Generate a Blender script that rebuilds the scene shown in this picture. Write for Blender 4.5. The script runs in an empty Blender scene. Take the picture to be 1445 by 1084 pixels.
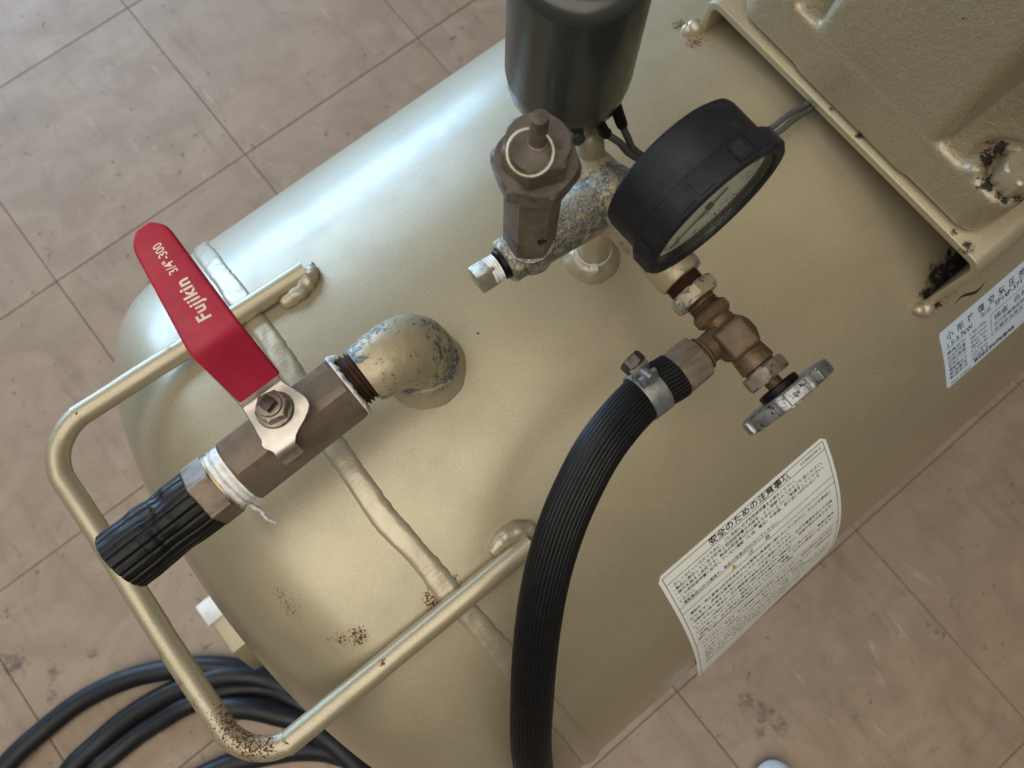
import bpy, bmesh, math, random
from mathutils import Vector, Matrix, noise
random.seed(7)
sc = bpy.context.scene
PI = math.pi

# ------------------------------------------------------------------ camera
RM = ((0.7782189, -0.6073988, 0.1595052),
      (-0.6278171, -0.7584987, 0.1747149),
      (0.0148629, -0.2361066, -0.9716135))      # columns: right, down, forward
CAMH = 1.00336
cam = bpy.data.cameras.new("camera")
cam.lens = 27.786
cam.sensor_width = 36.0
cam.clip_start = 0.01
cam.clip_end = 60.0
cam.dof.use_dof = True
cam.dof.focus_distance = 0.35
cam.dof.aperture_fstop = 15.0
camo = bpy.data.objects.new("camera", cam)
sc.collection.objects.link(camo)
camo.matrix_world = Matrix(((RM[0][0], -RM[0][1], -RM[0][2], 0),
                            (RM[1][0], -RM[1][1], -RM[1][2], 0),
                            (RM[2][0], -RM[2][1], -RM[2][2], CAMH),
                            (0, 0, 0, 1)))
sc.camera = camo

# ------------------------------------------------------------------ world, lamps, exposure
w = bpy.data.worlds.new("World")
sc.world = w
w.use_nodes = True
bg = w.node_tree.nodes["Background"]
bg.inputs[0].default_value = (1.0, 0.90, 0.76, 1)
bg.inputs[1].default_value = 0.12


def area_lamp(name, loc, target, sx, sy, power, col):
    l = bpy.data.lights.new(name, 'AREA')
    l.shape = 'RECTANGLE'
    l.size, l.size_y = sx, sy
    l.energy = power
    l.color = col
    o = bpy.data.objects.new(name, l)
    sc.collection.objects.link(o)
    o.location = loc
    d = Vector(target) - Vector(loc)
    o.rotation_euler = d.to_track_quat('-Z', 'Y').to_euler()
    return o


# tall daylight window on the far side of the tank, and a ceiling light
area_lamp("window_light", (-0.20, 2.5, 1.25), (0.0, 0.1, 0.60), 2.2, 1.10, 38, (0.60, 0.78, 1.0))
area_lamp("lower_window_light", (0.05, 2.5, 0.30), (0.05, 0.1, 0.50), 1.9, 0.60, 44, (0.40, 0.66, 1.0))
area_lamp("ceiling_light", (-0.65, -0.20, 2.6), (0.0, 0.0, 0.4), 3.0, 2.2, 60, (1.0, 0.92, 0.80))

sc.view_settings.view_transform = 'Standard'
sc.view_settings.look = 'None'
sc.view_settings.exposure = -0.13
sc.view_settings.gamma = 1.0
sc.view_settings.use_curve_mapping = False
sc.cycles.use_denoising = True
sc.cycles.max_bounces = 8
sc.cycles.sample_clamp_indirect = 6.0


# ------------------------------------------------------------------ material helpers
class NT:
    def __init__(self, name):
        self.m = bpy.data.materials.new(name)
        self.m.use_nodes = True
        self.t = self.m.node_tree
        self.b = self.t.nodes["Principled BSDF"]

    def n(self, typ, **kw):
        x = self.t.nodes.new(typ)
        for k, v in kw.items():
            setattr(x, k, v)
        return x

    def l(self, a, b):
        self.t.links.new(a, b)

    def pos(self):
        return self.n("ShaderNodeNewGeometry").outputs["Position"]

    def val(self, sock, v):
        if hasattr(v, "is_linked"):
            self.l(v, sock)
        else:
            sock.default_value = v

    def noise(self, vec, scale, detail=2.0, rough=0.5, dist=0.0):
        x = self.n("ShaderNodeTexNoise")
        if vec is not None:
            self.l(vec, x.inputs["Vector"])
        x.inputs["Scale"].default_value = scale
        x.inputs["Detail"].default_value = detail
        x.inputs["Roughness"].default_value = rough
        x.inputs["Distortion"].default_value = dist
        return x.outputs["Fac"]

    def math(self, op, a, b=0.0, clamp=False):
        x = self.n("ShaderNodeMath", operation=op)
        x.use_clamp = clamp
        self.val(x.inputs[0], a)
        self.val(x.inputs[1], b)
        return x.outputs[0]

    def ramp(self, fac, lo, hi, a=0.0, b=1.0):
        x = self.n("ShaderNodeMapRange", interpolation_type='SMOOTHSTEP')
        self.val(x.inputs["Value"], fac)
        x.inputs["From Min"].default_value = lo
        x.inputs["From Max"].default_value = hi
        x.inputs["To Min"].default_value = a
        x.inputs["To Max"].default_value = b
        return x.outputs["Result"]

    def mix(self, fac, a, b):
        x = self.n("ShaderNodeMix", data_type='RGBA')
        self.val(x.inputs["Factor"], fac)
        for s, v in ((x.inputs[6], a), (x.inputs[7], b)):
            if hasattr(v, "is_linked"):
                self.l(v, s)
            else:
                s.default_value = (*v, 1)
        return x.outputs[2]

    def mapping(self, vec, scale=(1, 1, 1), rot=(0, 0, 0), loc=(0, 0, 0)):
        x = self.n("ShaderNodeMapping")
        self.l(vec, x.inputs["Vector"])
        x.inputs["Scale"].default_value = scale
        x.inputs["Rotation"].default_value = rot
        x.inputs["Location"].default_value = loc
        return x.outputs[0]

    def bump(self, h, strength, dist, prev=None):
        x = self.n("ShaderNodeBump")
        x.inputs["Strength"].default_value = strength
        x.inputs["Distance"].default_value = dist
        self.l(h, x.inputs["Height"])
        if prev is not None:
            self.l(prev, x.inputs["Normal"])
        return x.outputs[0]

    def spots(self, vec, lst):
        """soft union of little balls (centre, radius): where a stain lies on the thing"""
        out = None
        for c, r in lst:
            d = self.n("ShaderNodeVectorMath", operation='DISTANCE')
            self.l(vec, d.inputs[0])
            d.inputs[1].default_value = c
            f = self.ramp(d.outputs["Value"], 0.0, r, 1.0, 0.0)
            out = f if out is None else self.math('MAXIMUM', out, f)
        return out

    def set(self, col=None, rough=None, metal=None, normal=None, coat=None, spec=None):
        b = self.b
        if col is not None:
            if hasattr(col, "is_linked"):
                self.l(col, b.inputs["Base Color"])
            else:
                b.inputs["Base Color"].default_value = (*col, 1)
        if rough is not None:
            self.val(b.inputs["Roughness"], rough)
        if metal is not None:
            self.val(b.inputs["Metallic"], metal)
        if normal is not None:
            self.l(normal, b.inputs["Normal"])
        if coat is not None:
            b.inputs["Coat Weight"].default_value = coat
            b.inputs["Coat Roughness"].default_value = 0.24
        if spec is not None:
            b.inputs["Specular IOR Level"].default_value = spec
        return self.m


def paint(name, rust=(), dark=(), grain=1900, gstr=0.30, rough=0.52, cast=0.0, dscale=190, base=(0.385, 0.340, 0.226)):
    m = NT(name)
    p = m.pos()
    big = m.noise(p, 9, 3)
    col = m.mix(m.ramp(big, 0.3, 0.7), tuple(c * 0.93 for c in base), tuple(c * 1.05 for c in base))
    fl = m.noise(p, 1700, 2)
    col = m.mix(m.ramp(fl, 0.50, 0.72, 0, 0.36), col, (0.62, 0.575, 0.46))
    smud = m.noise(p, 30, 5, 0.65)
    col = m.mix(m.ramp(smud, 0.60, 0.85, 0, 0.30), col, (0.27, 0.23, 0.16))
    dust = m.noise(p, 16, 5, 0.7)
    col = m.mix(m.ramp(dust, 0.48, 0.78, 0, 0.18), col, (0.42, 0.385, 0.30))
    for rot_, sd_ in (((0.3, 0.2, 0.5), 0.0), ((0.9, -0.4, -0.8), 4.0)):
        sc_ = m.noise(m.mapping(p, (420, 18, 60), rot_, (sd_, 0, 0)), 1.0, 3, 0.6, 0.3)
        zn_ = m.noise(m.mapping(p, (1, 1, 1), (0, 0, 0), (sd_, sd_, 0)), 22, 2)
        kk_ = m.math('MULTIPLY', m.ramp(sc_, 0.69, 0.72), m.ramp(zn_, 0.64, 0.70))
        col = m.mix(m.math('MULTIPLY', kk_, 0.40), col, (0.17, 0.145, 0.105))
    rgh = m.math('ADD', rough, m.ramp(smud, 0.4, 0.8, -0.03, 0.10))
    rgh = m.math('ADD', rgh, m.ramp(dust, 0.45, 0.75, -0.03, 0.07))
    met = 0.48
    g = m.noise(p, grain, 2, 0.6)
    nrm = m.bump(g, gstr, 0.0004)
    if cast:
        g2 = m.noise(p, 300, 5, 0.65, 0.4)
        nrm = m.bump(g2, cast, 0.0016, nrm)
    # tiny stray specks of dirt
    v = m.n("ShaderNodeTexVoronoi")
    m.l(p, v.inputs["Vector"])
    v.inputs["Scale"].default_value = 42
    speck = m.ramp(v.outputs["Distance"], 0.020, 0.036, 1, 0)
    sel = m.ramp(m.noise(p, 60, 1), 0.56, 0.60)
    speck = m.math('MULTIPLY', speck, sel)
    col = m.mix(speck, col, (0.045, 0.035, 0.025))
    stain = None
    if rust:
        s = m.spots(p, rust)
        nz = m.noise(p, 780, 4, 0.65)
        th = m.math('ADD', nz, m.math('MULTIPLY', s, 0.20))
        k = m.math('MULTIPLY', m.ramp(th, 0.66, 0.72), m.ramp(s, 0.02, 0.2))
        halo = m.math('MULTIPLY', m.ramp(th, 0.48, 0.74, 0, 0.75), m.ramp(s, 0.05, 0.9))
        col = m.mix(halo, col, (0.24, 0.125, 0.055))
        col = m.mix(k, col, (0.115, 0.055, 0.026))
        rgh = m.math('MAXIMUM', rgh, m.math('MULTIPLY', k, 0.8))
        nrm = m.bump(k, 0.5, -0.0006, nrm)
        stain = k
    if dark:
        s = m.spots(p, dark)
        nz = m.noise(p, dscale, 6, 0.7)
        th = m.math('ADD', nz, m.math('MULTIPLY', s, 0.34))
        k = m.math('MULTIPLY', m.ramp(th, 0.67, 0.76), m.ramp(s, 0.02, 0.15))
        halo = m.math('MULTIPLY', m.ramp(th, 0.52, 0.72, 0, 0.7), m.ramp(s, 0.05, 0.6))
        col = m.mix(halo, col, (0.13, 0.085, 0.045))
        stain = k if stain is None else m.math('MAXIMUM', stain, k)
        col = m.mix(k, col, (0.008, 0.007, 0.006))
        rgh = m.math('MAXIMUM', rgh, m.math('MULTIPLY', k, 0.75))
        met = m.math('SUBTRACT', 0.48, m.math('MULTIPLY', k, 0.48))
    m.set(col, rgh, met, nrm, coat=0.35)
    cw = m.math('SUBTRACT', 0.7, m.math('MULTIPLY', stain, 0.7)) if stain is not None else 0.7
    m.val(m.b.inputs['Coat Weight'], cw)
    return m.m


def simple(name, col, rough=0.5, metal=0.0, bscale=None, bstr=0.2, bdist=0.0003, var=0.15, vscale=60, dirt=None, spec=None):
    m = NT(name)
    p = m.pos()
    c = m.mix(m.ramp(m.noise(p, vscale, 4, 0.6), 0.3, 0.75), tuple(x * (1 - var) for x in col), tuple(min(1, x * (1 + var)) for x in col))
    if dirt:
        c = m.mix(m.ramp(m.noise(p, dirt[1], 5, 0.65), dirt[2], dirt[2] + 0.12, 0, dirt[3] if len(dirt) > 3 else 0.8), c, dirt[0])
    nrm = m.bump(m.noise(p, bscale, 3, 0.6), bstr, bdist) if bscale else None
    rg = m.math('ADD', rough, m.ramp(m.noise(p, vscale * 1.7, 3), 0.3, 0.7, -0.06, 0.08))
    return m.set(c, rg, metal, nrm, spec=spec)


def peeled(name, amount, zinc=(0.33, 0.38, 0.45), scale=160, rust=0.5, soft=0.035):
    """beige paint flaking off a zinc-grey casting"""
    m = NT(name)
    p = m.pos()
    base = m.mix(m.ramp(m.noise(p, 40, 3), 0.3, 0.7), (0.36, 0.310, 0.205), (0.43, 0.375, 0.255))
    z = m.mix(m.ramp(m.noise(p, 1100, 3, 0.7), 0.35, 0.65), tuple(c * 0.45 for c in zinc), tuple(c * 1.45 for c in zinc))
    n1 = m.noise(p, scale, 6, 0.72)
    zone = m.ramp(m.noise(p, 26, 2), 0.35, 0.65, -0.09, 0.09)
    k = m.ramp(m.math('ADD', n1, zone), amount, amount + soft)
    col = m.mix(k, base, z)
    n2 = m.noise(p, 75, 5, 0.7)
    r = m.ramp(n2, 0.62, 0.76, 0, rust)
    col = m.mix(r, col, (0.16, 0.085, 0.035))
    nrm = m.bump(m.noise(p, 300, 4, 0.6), 0.35, 0.0008)
    nrm = m.bump(k, 0.5, -0.0005, nrm)
    met = m.math('ADD', 0.35, m.math('MULTIPLY', k, 0.35))
    rg = m.ramp(n1, 0.3, 0.7, 0.38, 0.55)
    return m.set(col, rg, met, nrm)


# ------------------------------------------------------------------ geometry helpers
def V(*a):
    return Vector(a)


def frame(o, axis, ref=(0, 0, 1)):
    """matrix with local z = axis, local x as near to ref as possible, origin o"""
    z = Vector(axis).normalized()
    r = Vector(ref)
    x = r - z * r.dot(z)
    if x.length < 1e-5:
        r = Vector((1, 0, 0))
        x = r - z * r.dot(z)
    x.normalize()
    y = z.cross(x)
    M = Matrix((x, y, z)).transposed().to_4x4()
    M.translation = Vector(o)
    return M


def lathe(bm, M, prof, seg=48, wob=None, cap0=True, cap1=True, rfun=None):
    """prof: list of (r, z) along the local axis; rfun(phi, r, z) may shape the radius"""
    rings = []
    for (r, z) in prof:
        ring = []
        for i in range(seg):
            a = 2 * PI * i / seg
            rr = r
            if rfun:
                rr = rfun(a, r, z)
            p = V(rr * math.cos(a), rr * math.sin(a), z)
            if wob:
                q = M @ p
                p = p + V(math.cos(a), math.sin(a), 0.4) * (noise.noise(q * wob[1]) * wob[0])
            ring.append(bm.verts.new(M @ p))
        rings.append(ring)
    for a, b in zip(rings[:-1], rings[1:]):
        for i in range(seg):
            bm.faces.new((a[i], a[(i + 1) % seg], b[(i + 1) % seg], b[i]))
    if cap0:
        bm.faces.new(list(reversed(rings[0])))
    if cap1:
        bm.faces.new(rings[-1])


def hexbar(bm, M, R, z0, z1, ch=0.0, rot=0.0, n=6):
    """hexagonal bar along local z with chamfered corners at both ends"""
    prof = []
    if ch:
        prof = [(R - ch * 1.6, z0, 24), (R, z0 + ch, 24), (R, z1 - ch, 24), (R - ch * 1.6, z1, 24)]
    else:
        prof = [(R, z0, 0), (R, z1, 0)]
    seg = n * 8
    ap = R * math.cos(PI / n)

    def rf(a, r, z):
        b = (a - rot + PI / n) % (2 * PI / n) - PI / n
        b2 = PI / n - abs((a - rot) % (2 * PI / n) - PI / n)
        h = ap / math.cos(PI / n - b2)
        h *= 1 - 0.012 * (1 - min(1, b2 / 0.06))      # blunt corner
        return min(h, r)
    M = M @ Matrix.Rotation(rot, 4, 'Z')
    rot = 0.0
    lathe(bm, M, [(p[0], p[1]) for p in prof], seg, rfun=rf)


def resample(pts, step):
    P = [Vector(p) for p in pts]
    out = []
    n = len(P)
    for i in range(n - 1):
        p0 = P[max(i - 1, 0)]
        p1, p2 = P[i], P[i + 1]
        p3 = P[min(i + 2, n - 1)]
        k = max(2, int((p2 - p1).length / step))
        for j in range(k):
            t = j / k
            out.append(0.5 * ((2 * p1) + (p2 - p0) * t + (2 * p0 - 5 * p1 + 4 * p2 - p3) * t * t + (3 * p1 - p0 - 3 * p2 + p3) * t ** 3))
    out.append(P[-1])
    return out


def tube(bm, path, r, seg=16, rf=None, up=(0, 0, 1), wob=None, round_ends=False):
    """sweep along a list of points; r number or function of t in 0..1; rf(phi, t) multiplies the radius"""
    n = len(path)
    T = []
    for i in range(n):
        T.append((path[min(i + 1, n - 1)] - path[max(i - 1, 0)]).normalized())
    x = Vector(up) - T[0] * Vector(up).dot(T[0])
    if x.length < 1e-4:
        x = Vector((1, 0, 0)) - T[0] * T[0].x
    x.normalize()
    rings = []
    for i in range(n):
        if i:
            x = x - T[i] * x.dot(T[i])
            x.normalize()
        y = T[i].cross(x)
        t = i / (n - 1)
        rr = r(t) if callable(r) else r
        ring = []
        for k in range(seg):
            a = 2 * PI * k / seg
            q = rr * (rf(a, t) if rf else 1.0)
            p = path[i] + (x * math.cos(a) + y * math.sin(a)) * q
            if wob:
                p = p + (x * math.cos(a) + y * math.sin(a)) * noise.noise(p * wob[1]) * wob[0]
            ring.append(bm.verts.new(p))
        rings.append(ring)
    for a, b in zip(rings[:-1], rings[1:]):
        for k in range(seg):
            bm.faces.new((a[k], a[(k + 1) % seg], b[(k + 1) % seg], b[k]))
    if round_ends:
        for ring, c, s in ((rings[0], path[0] - T[0] * (r(0) if callable(r) else r) * 0.6, -1), (rings[-1], path[-1] + T[-1] * (r(1) if callable(r) else r) * 0.6, 1)):
            cv = bm.verts.new(c)
            for k in range(seg):
                f = (ring[k], ring[(k + 1) % seg], cv)
                bm.faces.new(f if s > 0 else tuple(reversed(f)))
    else:
        bm.faces.new(list(reversed(rings[0])))
        bm.faces.new(rings[-1])


def box(bm, M, lo, hi, bev=0.0, segs=2):
    b2 = bmesh.new()
    vs = [b2.verts.new((x, y, z)) for x in (lo[0], hi[0]) for y in (lo[1], hi[1]) for z in (lo[2], hi[2])]
    for f in ((0, 1, 3, 2), (4, 6, 7, 5), (0, 4, 5, 1), (2, 3, 7, 6), (0, 2, 6, 4), (1, 5, 7, 3)):
        b2.faces.new([vs[i] for i in f])
    if bev:
        bmesh.ops.bevel(b2, geom=b2.edges[:], offset=bev, segments=segs, affect='EDGES', profile=0.5)
    merge(bm, b2, M)


def merge(bm, b2, M=None):
    mp = {}
    for v in b2.verts:
        mp[v] = bm.verts.new((M @ v.co) if M is not None else v.co)
    for f in b2.faces:
        try:
            bm.faces.new([mp[v] for v in f.verts])
        except ValueError:
            pass
    b2.free()


def plate(bm, M, outline, z0, z1, bev=0.0):
    b2 = bmesh.new()
    lo = [b2.verts.new((x, y, z0)) for x, y in outline]
    hi = [b2.verts.new((x, y, z1)) for x, y in outline]
    n = len(outline)
    b2.faces.new(list(reversed(lo)))
    b2.faces.new(hi)
    for i in range(n):
        b2.faces.new((lo[i], lo[(i + 1) % n], hi[(i + 1) % n], hi[i]))
    bmesh.ops.recalc_face_normals(b2, faces=b2.faces[:])
    if bev:
        es = [e for e in b2.edges if abs((e.verts[0].co - e.verts[1].co).z) < 1e-7]
        bmesh.ops.bevel(b2, geom=es, offset=bev, segments=2, affect='EDGES', profile=0.5)
    merge(bm, b2, M)


def obj(name, bm, mat, parent=None, smooth=40, label=None):
    bmesh.ops.recalc_face_normals(bm, faces=bm.faces[:])
    me = bpy.data.meshes.new(name)
    bm.to_mesh(me)
    bm.free()
    if mat:
        me.materials.append(mat)
    if smooth:
        me.polygons.foreach_set("use_smooth", [True] * len(me.polygons))
        me.set_sharp_from_angle(angle=math.radians(smooth))
    o = bpy.data.objects.new(name, me)
    sc.collection.objects.link(o)
    if parent is not None:
        o.parent = parent
        o.matrix_parent_inverse = parent.matrix_world.inverted()
    if label:
        o["label"] = label
    return o


def thing(name, loc, label, cat):
    o = bpy.data.objects.new(name, None)
    sc.collection.objects.link(o)
    o.empty_display_size = 0.05
    o.location = loc
    o.matrix_world = Matrix.Translation(loc)
    o["label"] = label
    o["category"] = cat
    return o


def text_mesh(body, size, bold=0.0, shear=0.0, spacing=1.0, align='LEFT', width=None):
    """flat list of (verts, faces) for a line of lettering lying in its own xy plane"""
    c = bpy.data.curves.new("lettering", 'FONT')
    c.body = body
    c.size = size
    c.offset = bold
    c.shear = shear
    c.space_character = spacing
    c.align_x = align
    c.resolution_u = 2
    o = bpy.data.objects.new("lettering", c)
    sc.collection.objects.link(o)
    dg = bpy.context.evaluated_depsgraph_get()
    dg.update()
    me = bpy.data.meshes.new_from_object(o.evaluated_get(dg))
    vs = [v.co.copy() for v in me.vertices]
    fs = [tuple(p.vertices) for p in me.polygons]
    bpy.data.meshes.remove(me)
    bpy.data.objects.remove(o)
    bpy.data.curves.remove(c)
    if width and vs:
        x0 = min(v.x for v in vs)
        x1 = max(v.x for v in vs)
        s = width / max(1e-6, x1 - x0)
        for v in vs:
            v.x = (v.x - x0) * s
    return vs, fs


def put_text(bm, tm, fn):
    vs, fs = tm
    nv = [bm.verts.new(fn(v.x, v.y)) for v in vs]
    for f in fs:
        try:
            bm.faces.new([nv[i] for i in f])
        except ValueError:
            pass


# ------------------------------------------------------------------ materials
M_tank = paint("tank_paint",
               rust=[((-0.0877, 0.0577, 0.622), 0.010), ((-0.0878, 0.0497, 0.621), 0.012), ((-0.0883, 0.0439, 0.62), 0.009),
                     ((-0.0833, 0.0275, 0.616), 0.008), ((-0.0763, 0.0237, 0.615), 0.007), ((-0.0692, 0.0198, 0.614), 0.009),
                     ((-0.031, 0.011, 0.612), 0.011), ((-0.019, 0.012, 0.613), 0.007), ((-0.0584, 0.0, 0.6075), 0.004),
                     ((0.2678, 0.1591, 0.618), 0.009), ((0.2731, 0.1752, 0.612), 0.009), ((0.1593, 0.0718, 0.6267), 0.005), ((0.118, 0.108, 0.627), 0.005)],
               dark=[((0.2934, -0.0298, 0.591), 0.020), ((0.283, -0.0335, 0.589), 0.016), ((0.306, -0.0286, 0.592), 0.020),
                     ((0.318, -0.026, 0.593), 0.016)])
M_handle = paint("handle_paint", rough=0.46, gstr=0.25,
                 rust=[((-0.1331, 0.0265, 0.618), 0.017), ((-0.1328, 0.0185, 0.618), 0.018), ((-0.1301, 0.0337, 0.618), 0.013),
                       ((-0.1336, 0.0116, 0.618), 0.012), ((-0.143, 0.0706, 0.616), 0.005), ((-0.1428, 0.0545, 0.616), 0.006),
                       ((-0.0663, 0.0037, 0.619), 0.0035), ((-0.1282, 0.0083, 0.618), 0.01), ((-0.1418, 0.0432, 0.616), 0.006),
                       ((-0.06, 0.192, 0.619), 0.003)])
M_weld = paint("weld_paint", rough=0.46, gstr=0.3, grain=700, base=(0.42, 0.372, 0.265))
M_cast = paint("casting_paint", rough=0.44, cast=0.55, gstr=0.30, base=(0.33, 0.285, 0.188), dscale=330,
               dark=[((0.2845, -0.004, 0.677), 0.009), ((0.284, -0.013, 0.677), 0.008), ((0.290, 0.004, 0.679), 0.009), ((0.298, 0.005, 0.679), 0.009), ((0.290, -0.019, 0.677), 0.007)])
M_saddle = paint("saddle_paint", rough=0.44, gstr=0.2,
                 dscale=420, dark=[((0.2795, 0.055, 0.643), 0.005), ((0.2785, 0.075, 0.643), 0.003), ((0.2785, -0.012, 0.643), 0.004), ((0.2785, -0.022, 0.643), 0.006)])
M_peel = peeled("flaking_manifold_paint", 0.52, zinc=(0.235, 0.235, 0.225), scale=230, soft=0.09, rust=0.75)
M_elbow = peeled("chipped_elbow_paint", 0.53, zinc=(0.150, 0.172, 0.195), scale=330, soft=0.045, rust=0.25)
M_bronze = simple("tarnished_bronze", (0.178, 0.140, 0.104), 0.46, 0.38, 700, 0.25, 0.0003, 0.16, 90, dirt=((0.06, 0.04, 0.03), 120, 0.60, 0.6))
M_bronze2 = simple("purple_brown_bronze", (0.138, 0.117, 0.098), 0.48, 0.35, 600, 0.3, 0.0003, 0.22, 110, dirt=((0.055, 0.042, 0.035), 90, 0.54, 0.6))
M_brass = simple("brown_brass", (0.110, 0.073, 0.040), 0.50, 0.35, 420, 0.45, 0.0005, 0.22, 110, dirt=((0.05, 0.028, 0.015), 130, 0.56, 0.7))
M_thread = simple("rusty_thread", (0.055, 0.026, 0.016), 0.6, 0.4, 600, 0.4, 0.0004, 0.3, 200)
M_zinc = simple("dull_zinc", (0.24, 0.25, 0.25), 0.45, 0.7, 500, 0.4, 0.0004, 0.3, 120, dirt=((0.13, 0.08, 0.045), 150, 0.58, 0.7))
M_wheel = simple("pitted_grey_handwheel", (0.30, 0.31, 0.32), 0.38, 0.75, 500, 0.5, 0.0006, 0.25, 200, dirt=((0.012, 0.012, 0.012), 420, 0.545, 1.0))
M_steel = simple("satin_stainless", (0.52, 0.49, 0.45), 0.36, 0.85, 900, 0.15, 0.0002, 0.10, 60, dirt=((0.30, 0.24, 0.18), 70, 0.58, 0.6))
M_nut = simple("grimy_nut", (0.30, 0.26, 0.22), 0.42, 0.75, 500, 0.3, 0.0003, 0.25, 150, dirt=((0.07, 0.05, 0.04), 140, 0.52, 0.8))
M_darkst = simple("dark_stem", (0.075, 0.062, 0.056), 0.45, 0.6, 500, 0.3, 0.0003, 0.2, 150)
M_red = simple("red_vinyl", (0.37, 0.014, 0.042), 0.50, 0.0, 260, 0.18, 0.0004, 0.14, 45, dirt=((0.42, 0.10, 0.12), 150, 0.62, 0.35), spec=0.4)
M_ink = simple("cream_ink", (0.72, 0.66, 0.52), 0.55)
M_rubber = simple("black_rubber", (0.0042, 0.0044, 0.0052), 0.42, 0.0, 900, 0.2, 0.0002, 0.25, 120, spec=0.26)
M_rubber2 = simple("dusty_gauge_rubber", (0.011, 0.0125, 0.017), 0.58, 0.0, 700, 0.3, 0.0003, 0.3, 60, dirt=((0.030, 0.033, 0.040), 70, 0.56, 0.6), spec=0.3)
M_plastic = simple("grey_green_plastic", (0.034, 0.039, 0.036), 0.24, 0.0, 500, 0.08, 0.0002, 0.1, 40, spec=0.55)
M_wire = simple("grey_wire", (0.085, 0.083, 0.085), 0.5)
M_cable = simple("black_floor_cable", (0.011, 0.013, 0.017), 0.46, 0.0, 300, 0.15, 0.0003, 0.2, 30, spec=0.38)
M_tape = simple("white_ptfe_tape", (0.74, 0.76, 0.76), 0.5, 0.0, 500, 0.7, 0.0006, 0.10, 300)
M_nylon = simple("white_nylon", (0.66, 0.66, 0.58), 0.45)
M_white = simple("white_plastic", (0.78, 0.80, 0.82), 0.4)
M_label = simple("white_label_stock", (0.80, 0.83, 0.81), 0.40, 0.0, None, 0, 0, 0.04, 30)
M_plate = simple("pale_blue_label_stock", (0.52, 0.63, 0.76), 0.42, 0.0, None, 0, 0, 0.04, 30)
M_print = simple("black_print", (0.022, 0.024, 0.028), 0.5)
M_yellow = simple("warning_yellow", (0.55, 0.36, 0.06), 0.5)
M_dial = simple("ivory_dial", (0.88, 0.88, 0.80), 0.5, dirt=((0.45, 0.42, 0.33), 90, 0.62, 0.5))
mg = NT("gauge_glass")
tr = mg.n("ShaderNodeBsdfTransparent")
tr.inputs[0].default_value = (0.93, 0.95, 0.93, 1)
gl = mg.n("ShaderNodeBsdfGlossy")
gl.inputs["Roughness"].default_value = 0.10
mx = mg.n("ShaderNodeMixShader")
mx.inputs[0].default_value = 0.10
mg.l(tr.outputs[0], mx.inputs[1]); mg.l(gl.outputs[0], mx.inputs[2])
mg.l(mx.outputs[0], mg.t.nodes["Material Output"].inputs["Surface"])
M_glass = mg.m
M_brasslid = simple("clean_brass_edge", (0.42, 0.30, 0.13), 0.35, 0.8)
M_chip = simple("cream_chipped_steel", (0.40, 0.37, 0.28), 0.36, 0.6, 400, 0.4, 0.0005, 0.2, 120, dirt=((0.10, 0.06, 0.04), 160, 0.60, 0.9))

# floor tile
m = NT("vinyl_tile")
p = m.pos()
oi = m.n("ShaderNodeObjectInfo").outputs["Random"]
off = m.n("ShaderNodeVectorMath", operation='SCALE')
cx = m.n("ShaderNodeCombineXYZ")
m.l(oi, cx.inputs[0]); m.l(oi, cx.inputs[1])
m.l(cx.outputs[0], off.inputs[0]); off.inputs["Scale"].default_value = 3.0
pa = m.n("ShaderNodeVectorMath", operation='ADD')
m.l(p, pa.inputs[0]); m.l(off.outputs[0], pa.inputs[1])
q = pa.outputs[0]
st = m.noise(m.mapping(q, (3.0, 4.2, 1), (0, 0, 0.5)), 4.5, 6, 0.62, 0.8)
col = m.mix(m.ramp(st, 0.30, 0.70), (0.298, 0.218, 0.154), (0.380, 0.290, 0.212))
col = m.mix(m.ramp(oi, 0, 1, 0, 0.32), col, (0.362, 0.256, 0.184))
bl = m.noise(p, 3.0, 4, 0.6)
col = m.mix(m.ramp(bl, 0.45, 0.75, 0, 0.45), col, (0.275, 0.205, 0.143))
# pale chips drawn out along two directions, as in marbled vinyl
for rot_, sx_, sy_, seed_, thr_, amt_ in ((0.30, 30, 6, 0.0, 0.60, 0.55), (-1.25, 26, 5, 5.0, 0.62, 0.45), (0.9, 44, 16, 9.0, 0.60, 0.40)):
    s1 = m.noise(m.mapping(q, (sx_, sy_, 1), (0, 0, rot_), (seed_, seed_, 0)), 1.8, 5, 0.7, 0.5)
    s2 = m.noise(m.mapping(q, (1, 1, 1), (0, 0, 0), (seed_, 0, 0)), 8, 2)
    k = m.math('MULTIPLY', m.ramp(s1, thr_, thr_ + 0.10), m.ramp(s2, 0.44, 0.60))
    col = m.mix(m.math('MULTIPLY', k, amt_), col, (0.50, 0.42, 0.345))
# brown drawn-out marbling
s1 = m.noise(m.mapping(q, (20, 4, 1), (0, 0, 0.35), (3, 1, 0)), 1.6, 6, 0.7, 0.6)
col = m.mix(m.ramp(s1, 0.50, 0.72, 0, 0.50), col, (0.205, 0.144, 0.102))
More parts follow.
